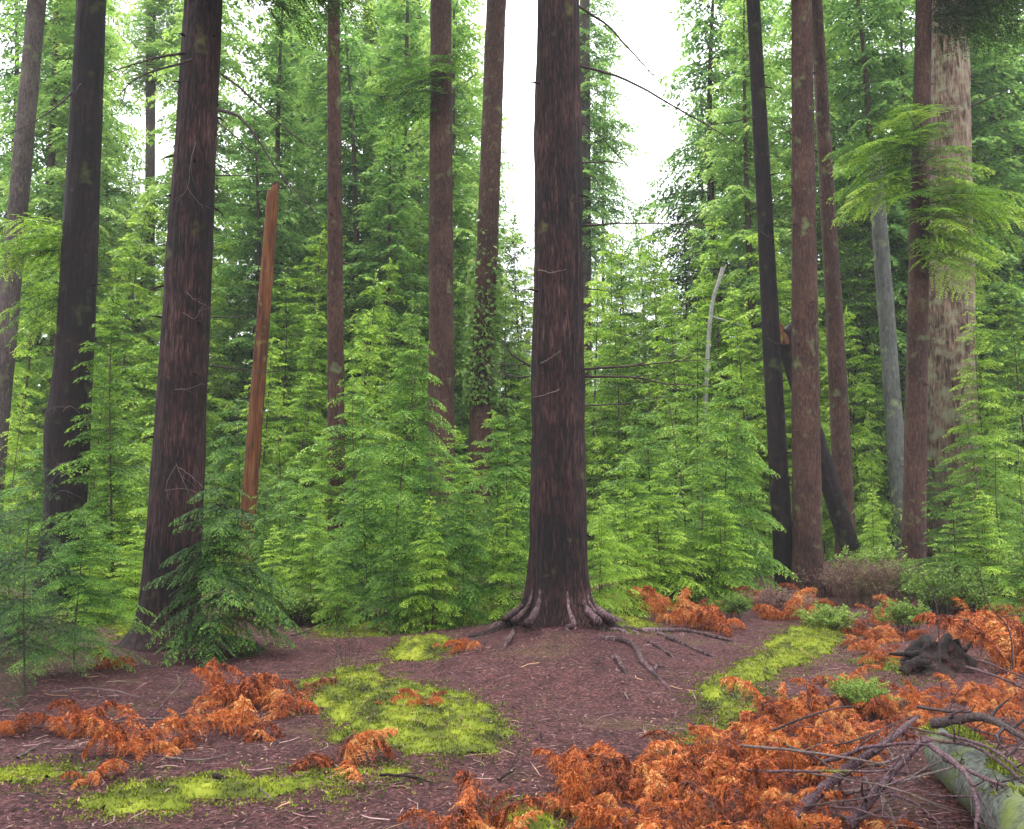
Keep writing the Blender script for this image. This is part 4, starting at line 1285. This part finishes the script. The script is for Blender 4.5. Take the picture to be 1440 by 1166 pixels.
# ------------------------------------------------------------------ the log
A = gnd(1330, 1082)
A[2] += .12
Bp = at(1440, 1190, 4.25)
Bp[2] = gh(Bp[0], Bp[1]) + .2
d = Bp - A
Lg = smoothline([np.zeros(3), d * .5 + np.array([.0, 0, .02]), d, d * 1.5], 26)
tan = unit(d)
b = MB()
a_ = unit(np.cross(tan, [0, 0, 1.]))
u_ = np.cross(a_, tan)
seg = 40
th = np.linspace(0, 2 * math.pi, seg, endpoint=False)
V = []
for i_, p in enumerate(Lg):
    r = .165
    for t in th:
        q = p + a_ * math.cos(t) * r + u_ * math.sin(t) * r
        k = 1 + .12 * noise.noise(Vector(q) * 4.5) + .05 * noise.noise(Vector(q) * 14)
        if i_ < 3:
            k *= (.72, .88, .97)[i_] + .1 * noise.noise(Vector(q) * 9)
        V.append(p + (q - p) * k)
V.append(Lg[0] + tan * .05)
i = np.arange(len(Lg) - 1)[:, None] * seg
j = np.arange(seg)[None]
k = (j + 1) % seg
Q = np.stack([i + j, i + k, i + seg + k, i + seg + j], 2).reshape(-1, 4)
Q = np.vstack([Q, [[2 * x + 1, 2 * x, len(V) - 1, (2 * x + 2) % seg] for x in range(seg // 2)]])
b.add(V, Q)
log = thing('fallen_log', 'thick fallen log with grey green lichen under dead branches', 'log', A)
b.build('trunk', B_LOG, log, True)
rng = np.random.default_rng(8)
mb = MB()
n = 5200
f = rng.random(n) ** 1.5 * .75
t = rng.normal(1.9, .55, n)
cl = np.array([noise.noise(Vector((f[q] * 6, t[q] * 1.6, 0))) for q in range(n)])
ok = cl > -.02
f, t = f[ok], t[ok]
n = len(f)
Pq = np.array([Lg[min(25, int(q * 25))] for q in f]) + (d * 1.5)[None] * ((f * 25) % 1 / 25)[:, None]
nn = a_[None] * np.cos(t)[:, None] + u_[None] * np.sin(t)[:, None]
Pq = Pq + nn * .163
dd = unit(nn + rng.normal(0, .45, (n, 3)))
mb.blades(Pq, dd, unit(np.cross(dd, rng.normal(0, 1, (n, 3)))), rng.uniform(.018, .04, n), .012, np.clip(rng.normal(.4, .2, n), 0, 1))
mb.build('moss_coat', MOSS, log)

# ------------------------------------------------------------------ the rotten stump
ps = gnd(1318, 938)
st = thing('rotten_stump', 'black rotten upturned stump among the rust bracken', 'stump', ps)
b = MB()
seg, rings = 44, 22
V = []
for a in range(rings):
    f = a / (rings - 1)
    for q in range(seg):
        t = 2 * math.pi * q / seg
        r = .30 * (1 - .55 * f * f) * (1 + .5 * math.exp(-f * 5))
        v3 = Vector((math.cos(t) * 2.2, math.sin(t) * 2.2, f * 2))
        k = 1 + .4 * noise.noise(v3) + .22 * noise.noise(v3 * 3.1)
        top = .32 + .10 * noise.noise(Vector((math.cos(t) * 1.6, math.sin(t) * 1.6, 9)))
        V.append((math.cos(t) * r * k, math.sin(t) * r * k * .8, -.05 + f * top))
V.append((0, 0, .2))
i = np.arange(rings - 1)[:, None] * seg
j = np.arange(seg)[None]
k = (j + 1) % seg
Q = np.stack([i + j, i + k, i + seg + k, i + seg + j], 2).reshape(-1, 4)
bs = (rings - 1) * seg
Q = np.vstack([Q, [[bs + 2 * x, bs + 2 * x + 1, bs + (2 * x + 2) % seg, len(V) - 1] for x in range(seg // 2)]])
b.add(V, Q)
b.build('stump_wood', B_STUMP, st, True)
rng = np.random.default_rng(3)
for q in range(4):
    a = (-.3, 2.6, 3.5, .5)[q] + rng.normal(0, .2)
    l = rng.uniform(.15, .32)
    p0 = np.array([math.cos(a) * .2, math.sin(a) * .16, rng.uniform(.05, .3)])
    e = p0 + np.array([math.cos(a) * l, math.sin(a) * l * .8, rng.uniform(-.15, .1)])
    b = MB()
    b.tube(smoothline([p0, (p0 + e) / 2 + rng.normal(0, .05, 3), e], 10), np.linspace(.05, .012, len(smoothline([p0, (p0 + e) / 2, e], 10))), 7)
    b.build('root', B_STUMP, st, True)
pk = gnd(1270, 948)
b = MB()
P = smoothline([np.zeros(3), np.array([.14, .02, .1]), np.array([.32, .05, .06])], 12)
b.tube(P, .055 * (1 + .25 * np.sin(np.arange(len(P)) * 2.1)), 10)
tag(b.build('rotten_wood', B_STUMP, smooth=True, loc=pk), 'dark chunk of rotten wood lying beside the black stump', 'wood chunk')

# ------------------------------------------------------------------ haze
HAZE = 0.0007
hz = MB()
lo, hi = np.array([-90., -14., -1.6]), np.array([90., 90., 46.])
V = [(x_, y_, z_) for z_ in (lo[2], hi[2]) for y_ in (lo[1], hi[1]) for x_ in (lo[0], hi[0])]
hz.add(V, [[0, 2, 3, 1], [4, 5, 7, 6], [0, 1, 5, 4], [2, 6, 7, 3], [0, 4, 6, 2], [1, 3, 7, 5]])
m, nt, N = newmat('haze')
pv = N('ShaderNodeVolumePrincipled')
pv.inputs['Color'].default_value = (0.93, 0.97, 1.0, 1)
pv.inputs['Density'].default_value = HAZE
out = N('ShaderNodeOutputMaterial')
nt.links.new(pv.outputs[0], out.inputs['Volume'])
o = hz.build('haze', m)
tag(o, 'pale damp haze between the trees', 'haze', kind='stuff')

# ------------------------------------------------------------------ light
SUN_EL, SUN_AZ = R(62), R(-20)
w = bpy.data.worlds.new('World')
SC.world = w
w.use_nodes = True
nt = w.node_tree
nt.nodes.clear()
sk = nt.nodes.new('ShaderNodeTexSky')
sk.sky_type = 'NISHITA'
sk.sun_disc = False
sk.sun_elevation = SUN_EL
sk.sun_rotation = SUN_AZ
sk.dust_density = 3
# cloud cover over the clear sky: an overcast dome is about three times as bright overhead as at the horizon
tc = nt.nodes.new('ShaderNodeTexCoord')
sx = nt.nodes.new('ShaderNodeSeparateXYZ')
nt.links.new(tc.outputs['Generated'], sx.inputs[0])
el = nt.nodes.new('ShaderNodeMapRange')
el.inputs['From Min'].default_value = 0
el.inputs['From Max'].default_value = 1
el.inputs['To Min'].default_value = 0.34
el.inputs['To Max'].default_value = 1.5
nt.links.new(sx.outputs['Z'], el.inputs['Value'])
cl = nt.nodes.new('ShaderNodeMixRGB')
cl.blend_type = 'MULTIPLY'
cl.inputs[0].default_value = 1
cl.inputs[1].default_value = (9.6, 9.6, 10.0, 1)
nt.links.new(el.outputs[0], cl.inputs[2])
mx = nt.nodes.new('ShaderNodeMixRGB')
mx.inputs[0].default_value = 0.85
nt.links.new(cl.outputs[0], mx.inputs[2])
bg = nt.nodes.new('ShaderNodeBackground')
bg.inputs[1].default_value = 0.12
ow = nt.nodes.new('ShaderNodeOutputWorld')
nt.links.new(sk.outputs[0], mx.inputs[1])
nt.links.new(mx.outputs[0], bg.inputs[0])
nt.links.new(bg.outputs[0], ow.inputs[0])
sun = bpy.data.objects.new('sun', bpy.data.lights.new('sun', 'SUN'))
COL.objects.link(sun)
sun.data.energy = 1.5
sun.data.angle = R(18)
sun.data.color = (1.0, 0.96, 0.88)
dirv = Vector((math.sin(SUN_AZ) * math.cos(SUN_EL), math.cos(SUN_AZ) * math.cos(SUN_EL), math.sin(SUN_EL)))
sun.rotation_euler = dirv.to_track_quat('Z', 'Y').to_euler()
sun.location = (0, 0, 60)

SC.view_settings.view_transform = 'Standard'
SC.view_settings.look = 'None'
SC.view_settings.exposure = 2.0
SC.view_settings.gamma = 1
SC.cycles.use_denoising = True
SC.cycles.max_bounces = 8
SC.cycles.diffuse_bounces = 5
SC.cycles.transmission_bounces = 4
SC.cycles.volume_bounces = 0
SC.cycles.use_light_tree = False
